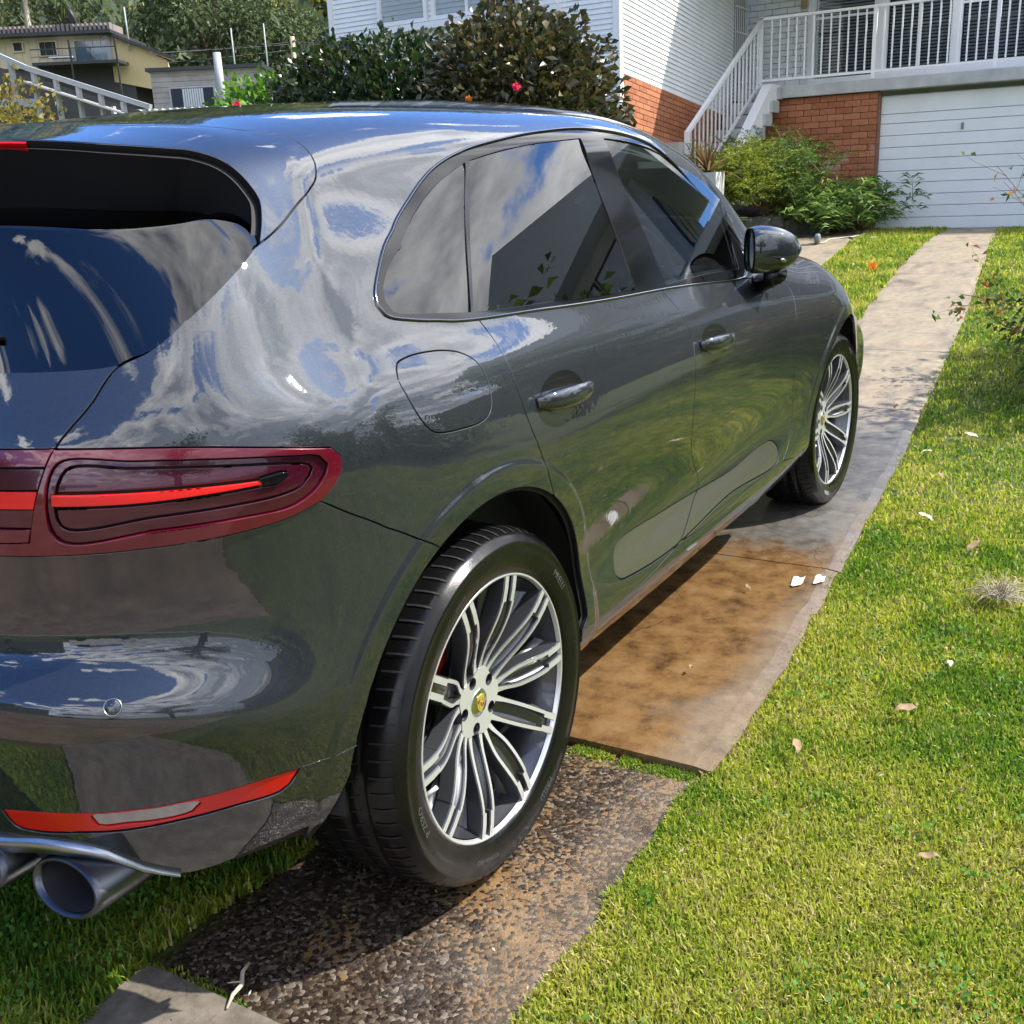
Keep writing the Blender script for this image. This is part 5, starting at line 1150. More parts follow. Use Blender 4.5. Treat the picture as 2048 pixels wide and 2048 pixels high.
P, F = sbox(10.92, 15.10, 3.95, .3, 4.9, .19); q = MB(); q.add(P, F); H_(q, 'wing_core', M_mortar)
q = MB(); P, F = sbox(10.95, 15.1, 3.757, 2.622, 2.638, .035); q.add(P, F); H_(q, 'flashing', M_white)
# wing front
for k in range(32):
    z0 = 2.2+k*.060; q = MB(); q.add([(10.878, 3.70, z0), (10.878, 8.02, z0), (10.894, 8.02, z0+.062), (10.894, 3.70, z0+.062), (10.93, 3.70, z0), (10.93, 8.02, z0), (10.93, 8.02, z0+.062), (10.93, 3.70, z0+.062)], [(0, 3, 2, 1), (4, 5, 6, 7), (0, 1, 5, 4), (3, 7, 6, 2), (0, 4, 7, 3), (1, 2, 6, 5)]); H_(q, 'weatherboard', M_board)
q = MB(); q.box((10.90, 3.735, 3.2), (.09, .09, 2.2)); q.box((10.90, 8.0, 3.2), (.08, .08, 2.2)); H_(q, 'corner_board', M_white, kind='stuff')
q = MB(); q.box((11.6, 5.9, 3.2), (1.3, 4.2, 3.6)); H_(q, 'wing_body', M_room)
for y0, y1, mul in ((6.45, 7.14, None), (5.52, 6.28, 5.8), (4.55, 5.36, 5.0)):
    window(10.86, y0, y1, 3.50, 4.25, mul=mul)
q = MB(); q.box((10.85, 5.85, 3.40), (.09, 2.75, .08)); H_(q, 'window_sill', M_white)
q = MB(); q.box((12.9, 5.9, 4.95), (4.6, 4.9, .14)); H_(q, 'roof', mat('wing_roof_sheet', (.5, .5, .5), .6))
# security screen door at the end of the wing wall
sd_ = MB(); sd_.box((15.45, 3.79, 3.4), (.62, .04, 1.9)); door = H_(sd_, 'screen_door', M_room)
q = MB()
for k in range(7): q.box((15.17+k*.093, 3.74, 3.4), (.016, .016, 1.86))
for z in (2.75, 3.1, 3.45, 3.8, 4.1): q.box((15.45, 3.735, z), (.60, .02, .022))
q.build('security_grille', M_white, door)
# ---------------------------------------------------------------- garden by the house
M_rock = mat('dark_mossy_rock', (.085, .080, .072), .9, var=.5, vscale=9, bump=.8, bscale=18, bd=.03)
wall = empty('retaining_wall', (12.2, 2.8, .5), label='low dark stone retaining wall under the fern bushes', cat='wall')
bm_v = [(-.9, 1.0, .42), (-.2, .55, .40), (.55, .15, .34), (1.2, -.35, .30), (1.85, -.75, .24)]
for i in range(len(bm_v)-1):
    a, b = Vector(bm_v[i]), Vector(bm_v[i+1]); L = (b-a).length; m_ = (a+b)/2; mb = MB(); ang = math.atan2(b.y-a.y, b.x-a.x)
    mb.box((m_.x, m_.y, m_.z/2-.05), (L*1.02, .26, m_.z+.1), 0, Matrix.Rotation(ang, 3, 'Z'), .9); o = mb.build('stone', M_rock, wall); bevel(o, .05, 3)
    dm = o.modifiers.new('sub', 'SUBSURF'); dm.levels = 2; dm.render_levels = 2; dm.subdivision_type = 'SIMPLE'; tx = bpy.data.textures.new('rock', 'CLOUDS'); tx.noise_scale = .25; d2 = o.modifiers.new('rough', 'DISPLACE'); d2.texture = tx; d2.strength = .07; d2.texture_coords = 'GLOBAL'
mb = MB(); V = []
V = [(10.9, 3.2, .50), (12.0, 3.2, .80), (15, 3.2, .95), (15, 1.75, .80), (14.1, 2.15, .74), (12.9, 2.9, .80), (11.5, 3.6, .8), (15, 4.2, .95), (11.0, 4.2, .85)]
mb.add([(11.2, 3.9, .8), (12.1, 3.2, .86), (13.0, 2.75, .82), (14.1, 2.1, .72), (15.0, 1.62, .56), (15.0, 3.6, .95), (12.6, 3.74, .95), (11.2, 4.3, .9)], [tuple(range(8))]); mb.build('garden_bed', mat('garden_mulch', (.06, .045, .03), .95, var=.4, vscale=12, bump=.8, bscale=40, bd=.02), kind='structure')
def frond_bush(name, c, n, L, cols, spread, wleaf, label, cat, nleaf=24, droop=.5, group=None, up=1.0, ratio=.17):
    """arching fronds, each a stalk with leaflets in pairs"""
    parts = []; root = empty(name, c, label=label, cat=cat, group=group); st_ = MB()
    for i in range(n):
        a = rp.uniform(0, 2*math.pi); el = rp.uniform(.35, 1.35)*up; l = L*rp.uniform(.6, 1.15); b0 = np.array([rp.normal(0, spread[0]), rp.normal(0, spread[1]), rp.uniform(0, spread[2])])
        d = np.array([math.cos(a)*math.cos(el), math.sin(a)*math.cos(el), math.sin(el)]); t = np.linspace(0, 1, 9)[:, None]
        P = b0+d*l*t+np.array([0, 0, -1])*droop*l*t**2.2; st_.tube([tuple(p) for p in P[::2]], [.005, .004, .003, .002, .001], 3, cap=False)
        tt = np.sort(rp.uniform(.12, 1.0, nleaf))[:, None]; Q = b0+d*l*tt+np.array([0, 0, -1])*droop*l*tt**2.2
        sd2 = np.cross(d, [0, 0, 1]); sd2 /= np.linalg.norm(sd2)+1e-9; s_ = np.where(np.arange(nleaf) % 2, 1, -1)[:, None]
        N = sd2*s_+d*.7+rp.normal(0, .2, (nleaf, 3)); parts.append(leaves(Q, N, np.full((nleaf, 1), wleaf)*(1.25-.8*tt), np.full((nleaf, 1), wleaf*ratio), shade(cols, nleaf), droop=.35))
    V, F, cc = merge(parts); link('fronds', np_mesh('fronds', V, F, M_leafs, False, None, cc), None, root); st_.build('stalks', mat('green_stalk', (.10, .12, .03), .7), root); return root
YG = [(.22, .26, .025), (.17, .23, .02), (.26, .27, .03), (.12, .19, .02)]; MG = [(.07, .15, .02), (.05, .11, .018), (.10, .18, .025)]; DG = [(.022, .06, .014), (.035, .085, .018), (.05, .11, .02)]
frond_bush('fern_bush', (12.6, 2.80, .95), 430, .66, YG, (.30, .22, .60), .085, 'yellow-green feathery bush beside the spiky pot plant', 'bush', 28, .35)
frond_bush('fern_bush', (13.6, 2.55, .95), 380, .78, MG, (.36, .26, .62), .095, 'mid green feathery bush against the brick wall, behind the yellow-green one', 'bush', 26, .4)
frond_bush('spider_palm_bush', (13.75, 2.0, .62), 150, .80, [(.06, .13, .02), (.14, .22, .05), (.22, .32, .09)], (.26, .28, .38), .27, 'dark strappy-leaved bush spilling over the stone wall beside the garage', 'bush', 16, .65, ratio=.11)
frond_bush('spider_palm_bush', (14.45, 1.62, .60), 120, .72, [(.06, .13, .02), (.20, .29, .08)], (.16, .22, .36), .25, 'smaller strappy bush overlapping the left edge of the garage door', 'bush', 15, .6, ratio=.11)
frond_bush('fern_bush', (11.9, 3.0, .55), 90, .45, MG, (.22, .22, .2), .09, 'low bright fern at the left end of the stone wall', 'fern', 22, .5)
# spiky cordyline in a square pot
cd = empty('cordyline', (11.55, 2.83, 1.42), label='bronze spiky cordyline in a grey square pot by the stair foot', cat='potted plant'); parts = []
n = 60; a = rp.uniform(0, 2*np.pi, n); el = rp.uniform(.15, 1.45, n); d = np.stack([np.cos(a)*np.cos(el), np.sin(a)*np.cos(el), np.sin(el)], 1)
V = []; F = []; cols = []
for i in range(n):
    L = rp.uniform(.35, .60); s_ = np.cross(d[i], [0, 0, 1]); s_ /= np.linalg.norm(s_); b = len(V)
    for k in range(6):
        t = k/5; p = d[i]*L*t-np.array([0, 0, 1])*(.42*L*t*t*(1.3-el[i]*.8)); w = .016*(1-t)**.6+.001; V += [p-s_*w, p+s_*w]
    F += [(b+2*k, b+2*k+1, b+2*k+3, b+2*k+2) for k in range(5)]; cols += [np.array([(.17, .10, .06), (.22, .15, .08), (.12, .07, .05)][rp.integers(3)])]*12
link('leaf_blades', np_mesh('blades', V, F, M_leafs, False, None, np.array(cols)), None, cd)
q = MB(); q.box((0, 0, -.28), (.30, .30, .56), 0, None, 1.06); q.build('pot', M_slabc, cd)
# ---------------------------------------------------------------- camellias between the car and the wing
DKG = [(.020, .042, .016), (.030, .058, .020), (.045, .078, .026), (.014, .028, .013), (.06, .07, .025)]
BRZ = [(.070, .058, .026), (.095, .076, .032), (.045, .050, .020), (.15, .13, .065), (.028, .036, .015), (.055, .062, .026)]
h1 = bush('camellia_hedge', (7.2, 4.55, 1.30), (.95, 1.50, 1.46), 24000, np.full((1, 1), .105), np.full((1, 1), .056), DKG, stems=14, label='dark green camellia hedge with a few pink flowers under the wing windows', cat='hedge', base=.1, lump=.12, up=.5)
parts = []; mb = MB()
for i in range(70):   # upright shoots above the clipped top
    yy = rp.uniform(-1.35, 1.4); xx = rp.uniform(-.6, .5); z0 = 1.40*(1-(yy/1.6)**2*.6)-.25; hh = rp.uniform(.12, .36); lean = rp.normal(0, .08, 2)
    mb.tube([(xx, yy, z0), (xx+lean[0], yy+lean[1], z0+hh)], [.006, .002], 4); k = int(hh*90); t = rp.random((k, 1)); P = np.array([xx, yy, z0])+np.array([lean[0], lean[1], hh])*t
    N = rp.normal(size=(k, 3)); N[:, 2] = np.abs(N[:, 2])*.7+.2; parts.append(leaves(P, N, np.full((1, 1), .075), np.full((1, 1), .036), shade(DKG+[(.04, .075, .03)], k), .15))
V, F, cc = merge(parts); link('shoots', np_mesh('shoots', V, F, M_leaf, False, None, cc), None, h1); mb.build('shoot_stems', M_bark, h1, kind='stuff')
for p in ((-.78, 1.12, .92), (-.95, .98, .18), (-.9, 1.35, .25), (-.98, .70, .25), (-.95, 1.05, .55)): flower(h1, p, (.75, .03, .12), .045)
flower(h1, (-.93, .0, .05), (.75, .8, .6), .03)
h2 = bush('camellia_bush', (7.1, 2.98, 1.42), (.95, .92, 1.50), 24000, np.full((1, 1), .10), np.full((1, 1), .056), BRZ, stems=12, label='large rounded camellia with bronze-brown leaves and scattered pink and orange blooms', cat='bush', base=.1, lump=.12, up=.25)
for p, c in (((-.76, -.42, .70), (.80, .06, .18)), ((-.86, -.02, .62), (.80, .30, .06)), ((-.90, .10, .10), (.85, .50, .40)), ((-.9, .62, .42), (.7, .6, .35))): flower(h2, p, c, .045)
bush('lime_bush', (9.6, 8.05, 1.9), (.8, .85, .95), 4200, np.full((1, 1), .13), np.full((1, 1), .07), [(.12, .26, .03), (.17, .33, .04), (.09, .20, .03)], m=M_leafs, stems=6, label='bright green leafy shrub left of the dark hedge', cat='bush', base=.3, lump=.25)
bush('golden_shrub', (6.6, 9.6, 1.75), (.75, .75, 1.0), 5200, np.full((1, 1), .085), np.full((1, 1), .045), [(.26, .20, .05), (.32, .24, .07), (.14, .14, .04)], m=M_leafs, stems=5, label='golden brown shrub at the far left edge', cat='bush', base=.2, lump=.25)
# thin bush with bare twigs at the right edge of the lawn
def twig_bush():
    root = empty('twiggy_shrub', (5.5, -1.66, .05), label='twiggy shrub with bare upright branches and a few red-green leaves at the right edge', cat='shrub')
    mb = MB(); parts = []
    def grow(p, d, l, r_, dep):
        n = 4; P = [p]; 
        for k in range(n): d = (d+np.array([*rp.normal(0, .10, 2), rp.normal(.03, .06)])); d = d/np.linalg.norm(d); P.append(P[-1]+d*l/n)
        mb.tube([tuple(q) for q in P], list(np.linspace(r_, r_*.5, n+1)), 5, cap=False)
        if dep < 3:
            for _ in range(3 if dep < 2 else 2):
                k = rp.integers(1, n+1); dd = d+rp.normal(0, .48, 3)+np.array([0, 0, .12]); grow(P[k], dd/np.linalg.norm(dd), l*rp.uniform(.5, .8), r_*.55, dep+1)
        if rp.random() < .85:
            m_ = 8 if p[2] < .9 else 3; Q = np.array([P[rp.integers(1, n+1)] for _ in range(m_)])+rp.normal(0, .02, (m_, 3)); parts.append(leaves(Q, rp.normal(size=(m_, 3))+np.array([0, 0, .3]), np.full((1, 1), .050), np.full((1, 1), .026), shade([(.08, .16, .03), (.16, .22, .05), (.32, .10, .05), (.05, .11, .02), (.42, .22, .08)], m_), .2))
    for i in range(17):
        a = rp.uniform(0, 6.28); d = np.array([math.cos(a)*.62, math.sin(a)*.62, rp.uniform(.5, 1.2)]); grow(np.array([.07*math.cos(a), .07*math.sin(a), 0]), d/np.linalg.norm(d), rp.uniform(.5, .80), .009, 0)
    P, d = ell_points(3200, (0, -.12, .42), (.42, .50, .44), .5, .3, 3.); parts.append(leaves(P, d+rp.normal(0, .6, P.shape), np.full((1, 1), .048), np.full((1, 1), .024), shade([(.06, .13, .02), (.10, .17, .03), (.03, .08, .015), (.25, .12, .05)], len(P)), .3))
    V, F, cc = merge(parts); link('leaves', np_mesh('leaves', V, F, M_leafs, False, None, cc), None, root); mb.build('twigs', M_bark, root); return root
twig_bush()
# ---------------------------------------------------------------- houses on the left, seen over the roof
M_yel = mat('yellow_cladding', (.54, .47, .33), .75, var=.1, vscale=2)
M_tile = mat('brown_grey_roof_tiles', (.20, .17, .16), .8, var=.25)
M_darkm = mat('dark_steel', (.03, .032, .035), .5)
M_grey = mat('weathered_grey_boards', (.34, .32, .29), .85, var=.25, vscale=2)
M_pale = mat('pale_painted_timber', (.38, .39, .40), .6, var=.1, vscale=4)
M_skyglass = mat('blue_reflecting_glass', (.10, .16, .22), .05, coat=1)
def frame(o, u, v, n): return lambda a, b, c: tuple(Vector(o)+Vector(u)*a+Vector(v)*b+Vector(n)*c)
class FB(MB):
    """boxes laid out on a wall: a along it, b up, c outwards"""
    def __init__(s, o, u): super().__init__(); s.o = Vector(o); s.u = Vector(u).normalized(); s.w = Vector((0, 0, 1)); s.n = s.u.cross(s.w)
    def bx(s, a0, a1, b0, b1, c0, c1, mi=0): 
        P = [s.o+s.u*a+s.w*b+s.n*c for c in (c0, c1) for a, b in ((a0, b0), (a1, b0), (a1, b1), (a0, b1))]; s.add(P, [(0, 1, 2, 3), (7, 6, 5, 4), (0, 4, 5, 1), (1, 5, 6, 2), (2, 6, 7, 3), (3, 7, 4, 0)], mi)
# yellow two-storey house: wall runs from far left to a corner, then away
O = (28.6, 43.3, 0); Uw = (3.45, -5.8, 0)   # front wall direction (towards the right in view)
yh = empty('yellow_house', O, label='yellow clad house with a dark tiled roof and glass balcony on the slope', cat='house')
def W(n_, fb, m, par=None, **k):
    o = fb.build(n_, m, par or yh, **k); 
    if par is None: o.matrix_parent_inverse = Matrix.Translation((-O[0], -O[1], 0))
    return o
f = FB(O, Uw); f.bx(-1, 7.2, 7.1, 8.30, -4, 0); W('wall', f, M_yel)
for k in range(24):
    if k % 1 == 0: f = FB(O, Uw); f.bx(-1+k*.34, -1+k*.34+.03, 7.1, 8.25, 0, .03); W('cladding_batten', f, M_yel)
f = FB(O, Uw); f.bx(-1, 8.0, 1.0, 7.05, -4, -.2); W('lower_wall', f, M_darkm)
def win(a0, a1, b0, b1, gl=M_room, par=None):
    f = FB(O, Uw); t = .06
    for q in ((a0-t, a1+t, b0-t, b0), (a0-t, a1+t, b1, b1+t), (a0-t, a0, b0, b1), (a1, a1+t, b0, b1)): f.bx(*q, 0, .08)
    w = W('window', f, M_yel); g = FB(O, Uw); g.bx(a0, a1, b0, b1, -.0, .03); g.build('pane', gl, w); return w
win(3.14, 3.5, 7.78, 8.10); win(4.24, 4.93, 7.55, 8.08); win(5.73, 7.08, 7.2, 8.06, M_skyglass)
f = FB(O, Uw)
for k in range(46): f.bx(-1.2+k*.19, -1.2+k*.19+.11, 8.40, 8.68, -1.2, .5)
W('roof_tiles', f, M_tile, kind='stuff')
f = FB(O, Uw); f.bx(-1.3, 7.5, 8.27, 8.40, -4.2, .62); W('roof', f, M_darkm)
f = FB(O, Uw); f.bx(7.14, 7.26, 7.1, 8.2, -.1, .10); f.bx(6.95, 7.2, 8.1, 8.22, 0, .15); W('downpipe', f, M_pale)
# side wall going away with its sloping verge
mb = MB(); c0 = Vector(O)+Vector(Uw).normalized()*7.2; dirn = Vector((1.9, 1.0, 0)).normalized(); e = Vector((33.75, 35.35, 0))
mb.add([tuple(c0+Vector((0, 0, 6.4))), tuple(e+Vector((0, 0, 5.9))), tuple(e+Vector((0, 0, 7.20))), tuple(c0+Vector((0, 0, 8.27))), tuple(c0+Vector((3, 3, 6.4))), tuple(e+Vector((3, 3, 5.9))), tuple(e+Vector((3, 3, 7.2))), tuple(c0+Vector((3, 3, 8.27)))], [(0, 1, 2, 3), (7, 6, 5, 4), (1, 5, 6, 2), (3, 2, 6, 7)]); W('side_wall', mb, mat('warm_yellow_wall', (.58, .46, .24), .75))
mb = MB(); mb.bar(c0+Vector((-.1, .1, 8.36)), e+Vector((.25, -.2, 7.24)), .7, .12); W('verge_board', mb, M_darkm)
# balcony
f = FB(O, Uw); f.bx(4.3, 7.9, 7.02, 7.14, 0, 1.3); W('balcony_floor', f, M_darkm)
f = FB(O, Uw)
for a in (5.9, 7.8): f.bx(a, a+.07, 4.2, 7.95, 1.2, 1.28)
f.bx(4.3, 7.85, 7.62, 7.66, 1.24, 1.28); f.bx(4.3, 5.9, 7.35, 7.37, 1.24, 1.27); W('balcony_posts', f, M_darkm)
f = FB(O, Uw); f.bx(5.98, 7.76, 7.16, 7.60, 1.24, 1.26); W('balcony_glass', f, M_wglass)
f = FB(O, Uw); f.bx(4.9, 5.85, 7.34, 7.40, .4, .95); f.bx(4.98, 5.03, 7.14, 7.34, .5, .55); f.bx(5.72, 5.77, 7.14, 7.34, .5, .55)
o = f.build('balcony_table', M_white, None, label='white table on the yellow house balcony', cat='table')
# satellite dish and mast on its roof
q = MB(); q.lathe([(.001, .0), (.18, .03), (.33, .10), (.42, .19), (.40, .19), (.001, .02)], 20, 'Y'); q.bar((0, .1, -.3), (0, .1, -.9), .05); q.bar((0, .05, -.3), (.3, .5, 0), .03)
o = q.build('satellite_dish', M_darkm, None, label='dark satellite dish on the yellow house roof', cat='satellite dish'); o.location = (31.6, 38.2, 9.05); o.rotation_euler = (R(-20), 0, R(60))
def pole(name, px, py, z0, z1, r_, m, label, cat, arms=()):
    q = MB(); q.tube([(0, 0, 0), (0, 0, z1-z0)], [r_, r_*.85], 8)
    for (zz, L, d) in arms: q.bar((-L*d[0], -L*d[1], zz-z0), (L*d[0], L*d[1], zz-z0), .09, .09)
    o = q.build(name, m, None, label=label, cat=cat); o.location = (px, py, z0); return o
pole('antenna_mast', 32.7, 36.4, 7.6, 9.3, .035, M_pale, 'thin pale mast at the corner of the yellow house roof', 'mast')
pole('flue_pipe', 22.4, 21.4, 3.6, 5.35, .13, M_pale, 'white flue pipe standing in front of the grey house', 'pipe')
pole('antenna_mast', 32.8, 30.6, 5.6, 7.9, .03, M_pale, 'thin pale mast above the left part of the grey house', 'mast'); pole('antenna_mast', 33.4, 29.4, 5.6, 8.0, .03, M_pale, 'thin pale mast above the middle of the grey house', 'mast')
pp_ = pole('power_pole', 48.6, 41.0, 4.5, 10.0, .17, mat('weathered_pole', (.40, .33, .24), .9, var=.2), 'timber power pole with insulators against the hillside', 'power pole', ((9.7, .8, (.6, .8)), (9.3, .6, (.6, .8))))
for i, (z0, z1) in enumerate(((9.6, 9.0), (9.3, 8.3), (9.7, 9.5))):
    q = MB(); a = Vector((48.6, 41, z0)); b = Vector((20+3*i, 52, z1-1.3)); q.tube([tuple(a.lerp(b, t)-Vector((0, 0, 4*.35*t*(1-t)))) for t in np.linspace(0, 1, 14)], .028, 4, cap=False); b2 = Vector((66, 28, z0+.6)); q.tube([tuple(a.lerp(b2, t)-Vector((0, 0, 4*.25*t*(1-t)))) for t in np.linspace(0, 1, 8)], .028, 4, cap=False)
    q.build('power_line', M_darkm, None, label=['lowest', 'middle', 'highest'][i]+' power line running from the timber pole across the hillside', cat='power line')
# grey house
O2 = (27.5, 29.7, 0); U2 = (1.45, -2.5, 0)
gh = empty('grey_house', O2, label='small grey board house with a curtained window, below the yellow house', cat='house')
def W2(n_, fb, m, par=None, **k):
    o = fb.build(n_, m, par or gh, **k)
    if par is None: o.matrix_parent_inverse = Matrix.Translation((-O2[0], -O2[1], 0))
    return o
f = FB(O2, U2); f.bx(0, 3.95, 3.5, 5.85, -3, 0); W2('wall', f, M_grey)
for k in range(13): f = FB(O2, U2); f.bx(0, 3.95, 3.55+k*.178, 3.55+k*.178+.165, 0, .03); W2('board', f, M_grey)
f = FB(O2, U2); f.bx(-.1, 4.1, 5.85, 5.97, -3.2, .25); W2('roof', f, M_darkm)
f = FB(O2, U2); f.bx(.62, 2.28, 4.55, 5.32, .03, .09); w = W2('window', f, M_pale)
f = FB(O2, U2); f.bx(.68, 2.22, 4.60, 5.26, .09, .10); f.build('pane', M_room, w)
f = FB(O2, U2)
for k in range(9): f.bx(1.10+k*.085, 1.10+k*.085+.065, 4.62, 5.24, .10, .115)
f.build('curtain', mat('pale_curtain', (.55, .58, .60), .8), w)
f = FB((26.0, 29.3, 0), U2); f.bx(-.8, 5.6, 4.15, 4.28, .2, 2.2); 
for k in range(26): f.bx(-.8+k*.246, -.8+k*.246+.12, 4.28, 4.34, .2, 2.2)
o = f.build('low_roof', M_pale, None, label='long low roof with a pale fascia under the grey house', cat='roof')
f = FB((25.6, 29.2, 0), U2); f.bx(-.6, 5.4, 2.0, 4.15, .3, .9); f.build('low_building', mat('cream_wall', (.45, .42, .34), .8), None, label='cream wall below the long low roof', cat='building')
f = FB((41.0, 33.0, 0), (.5, -.86, 0)); f.bx(0, 6.5, 5.0, 6.9, -3, 0); f.bx(-.3, 6.8, 6.9, 7.05, -3, .5); f.build('dark_roofed_building', M_darkm, None, label='dark flat building behind the green shrub', cat='building')
# pergola building at far left
O3 = (13.55, 19.3, 0); U3 = (1.5, -3.05, -.0)
pg = empty('pergola', O3, label='pale timber pergola with a sloping roof edge at far left', cat='pergola')
def W3(n_, fb, m): o = fb.build(n_, m, pg); o.matrix_parent_inverse = Matrix.Translation((-O3[0], -O3[1], 0)); return o
A = Vector((13.55, 19.15, 4.50)); B = Vector((13.95, 18.35, 4.14)); Cc = Vector((15.02, 16.25, 3.26))
q = MB(); q.bar(A+Vector((-1.2, 2.4, 1.2)), A, .10, .10); W3('roof_edge', q, M_pale); q = MB(); q.bar(A, B+Vector((-.1, .1, -.0)), .10, .09); W3('roof_edge', q, M_pale)
q = MB(); q.bar(B+Vector((-.2, .4, .10)), Cc, .16, .10); W3('roof_edge', q, M_pale)
q = MB(); q.bar(B+Vector((-.1, .25, -.25)), Cc+Vector((-.1, .2, -.22)), .5, .03); W3('roof_sheet', q, mat('translucent_roof_sheet', (.42, .40, .33), .5))
for k in range(7):
    t = -.2+1.15*k/6; p = B.lerp(Cc, t)+Vector((0, 0, -.08)); q = MB(); q.box((p.x, p.y, p.z-1.0), (.085, .085, 2.0)); W3('post', q, M_pale)
for k in range(3):
    p = B.lerp(Cc, .2+.3*k)+Vector((.9, .5, -.3)); q = MB(); q.box((p.x, p.y, p.z-1.0), (.08, .08, 2.0)); W3('post', q, M_pale)
q = MB(); q.bar((13.0, 20.3, 3.55), (14.0, 18.3, 3.45), .10, .16); W3('beam', q, M_pale)
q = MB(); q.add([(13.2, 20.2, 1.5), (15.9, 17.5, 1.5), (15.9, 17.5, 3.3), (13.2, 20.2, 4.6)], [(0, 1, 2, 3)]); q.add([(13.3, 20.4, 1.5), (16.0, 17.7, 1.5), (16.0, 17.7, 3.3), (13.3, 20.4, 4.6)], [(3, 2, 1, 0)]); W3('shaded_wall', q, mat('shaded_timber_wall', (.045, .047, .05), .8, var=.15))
q = MB(); q.box((13.25, 19.6, 3.1), (.04, .9, .9), 0, Matrix.Rotation(R(-45), 3, 'Z')); W3('window', q, M_skyglass)
# ---------------------------------------------------------------- hillside and forest
def hill(x, y):
    d = np.hypot(x, y); t = np.clip((d-52)/150, 0, 1); k = .86+.32*fbm(x, y, .018, 4.); return t**1.15*58*k-.6
th_ = np.radians(np.linspace(-10, 178, 110)); rr_ = np.linspace(50, 330, 50); T_, R_ = np.meshgrid(th_, rr_, indexing='ij'); X, Y = R_*np.cos(T_), R_*np.sin(T_)
V = np.stack([X, Y, hill(X, Y)], -1).reshape(-1, 3); n, m = X.shape; I = (np.arange(n-1)[:, None]*m+np.arange(m-1)).reshape(-1)
link('hillside', np_mesh('hillside', V, np.stack([I, I+1, I+m+1, I+m], 1), mat('forest_floor', (.022, .034, .016), .95, var=.3, vscale=.05), True), kind='structure')
M_far = tint_mat('forest_leaves', .8, .1, .25)
def flat_leaves(P, N, L, W_, col):
    n = len(P); N = N/np.linalg.norm(N, axis=1, keepdims=True); s_ = np.cross(N, rp.normal(size=(n, 3))); s_ /= np.linalg.norm(s_, axis=1, keepdims=True)
    V = np.stack([P, P+N*L*.5+s_*W_*.5, P+N*L, P+N*L*.5-s_*W_*.5], 1).reshape(-1, 3); B = np.arange(n)[:, None]*4; return V, np.concatenate([B+np.array([0, 1, 2]), B+np.array([0, 2, 3])]), np.repeat(col[:, None], 4, 1).reshape(-1, 3)
def crown_variant(n, leaf, cols, lump=.3):
    n = int(n*1.2); leaf *= .80
    P, d = ell_points(n, (0, 0, 0), (1, 1, .8), .35, lump, rp.random()*30, zmin=-.5); return flat_leaves(P, d+rp.normal(0, .6, P.shape)+np.array([0, 0, .3]), leaf, leaf*.8, shade(cols, len(P), .3))
FC = [[(.10, .14, .08), (.13, .165, .09), (.075, .11, .065)], [(.14, .17, .11), (.17, .195, .12)], [(.09, .125, .08), (.115, .14, .085)], [(.24, .21, .05), (.30, .25, .06), (.18, .17, .04)], [(.085, .13, .03), (.11, .15, .035)]]
vs = [crown_variant(230, .30, FC[0]), crown_variant(230, .28, FC[1]), crown_variant(210, .30, FC[2]), crown_variant(230, .26, FC[0]), crown_variant(230, .24, FC[3]), crown_variant(230, .26, FC[4])]
parts = []; cnt = 0
for i in range(5200):
    a = R(rp.uniform(24, 64) if i < 2600 else rp.uniform(64, 110)); d = 82+165*rp.random()**.8; x, y = d*math.cos(a), d*math.sin(a)
    z = float(hill(np.array(x), np.array(y))); 
    if (cnt >= 900 and i < 2600) or cnt >= 1350: continue
    el = math.degrees(math.atan2(z-1.3, d)); 
    if el > 17: continue
    q = rp.random(); far_up = z > 24
    k = rp.integers(0, 4) if q < (.80 if not far_up else .62) else (4 if q < (.86 if not far_up else .86) else 5)
    V, F, c = vs[k]; s = rp.uniform(1.7, 3.6)*(1+d/260); an = rp.uniform(0, 6.28); ca, sa = math.cos(an), math.sin(an)
    Vr = V*np.array([s, s, s*rp.uniform(.8, 1.3)]); Vr = np.stack([Vr[:, 0]*ca-Vr[:, 1]*sa+x, Vr[:, 0]*sa+Vr[:, 1]*ca+y, Vr[:, 2]+z+s*.6], 1); parts.append((Vr, F, c*rp.uniform(.75, 1.25))); cnt += 1
V, F, c = merge(parts); link('forest', np_mesh('forest', V, F, M_far, False, None, c), None, None, kind='stuff')
def tree(name, x, y, z, hgt, cr_, n, leaf, cols, label, cat='tree', trunk=.28, m=None, clusters=12, bark=None, zs=.5):
    root = empty(name, (x, y, z), label=label, cat=cat); mb = MB(); parts = []; tops = []
    mb.tube([(0, 0, 0), (.2, .1, hgt*.35), (-.1, .1, hgt*.62), (.1, 0, hgt*.85)], [trunk, trunk*.8, trunk*.55, trunk*.2], 8)
    for i in range(clusters):
        a = rp.uniform(0, 6.28); q = rp.random()**.6; zz = hgt*rp.uniform(zs, 1.0); rr2 = cr_*q*(1.15-abs(zz/hgt-.7)*1.4); c0 = (rr2*math.cos(a), rr2*math.sin(a), zz)
        mb.tube([(0, 0, hgt*rp.uniform(.3, .6)), (c0[0]*.5, c0[1]*.5, zz*.85), c0], [trunk*.35, trunk*.22, trunk*.08], 5); s = cr_*rp.uniform(.32, .5)
        P, d = ell_points(n//clusters, c0, (s, s, s*.7), .5, .35, rp.random()*9); parts.append(leaves(P, d+rp.normal(0, .7, P.shape), np.full((1, 1), leaf), np.full((1, 1), leaf*.5), shade(cols, len(P), .35)*rp.uniform(.8, 1.2), .3))
    V, F, c = merge(parts); link('crown', np_mesh('crown', V, F, m or M_far, False, None, c), None, root); mb.build('trunk', bark or M_bark, root); return root
GUM = [(.085, .120, .060), (.115, .150, .075), (.065, .095, .048), (.14, .165, .09)]
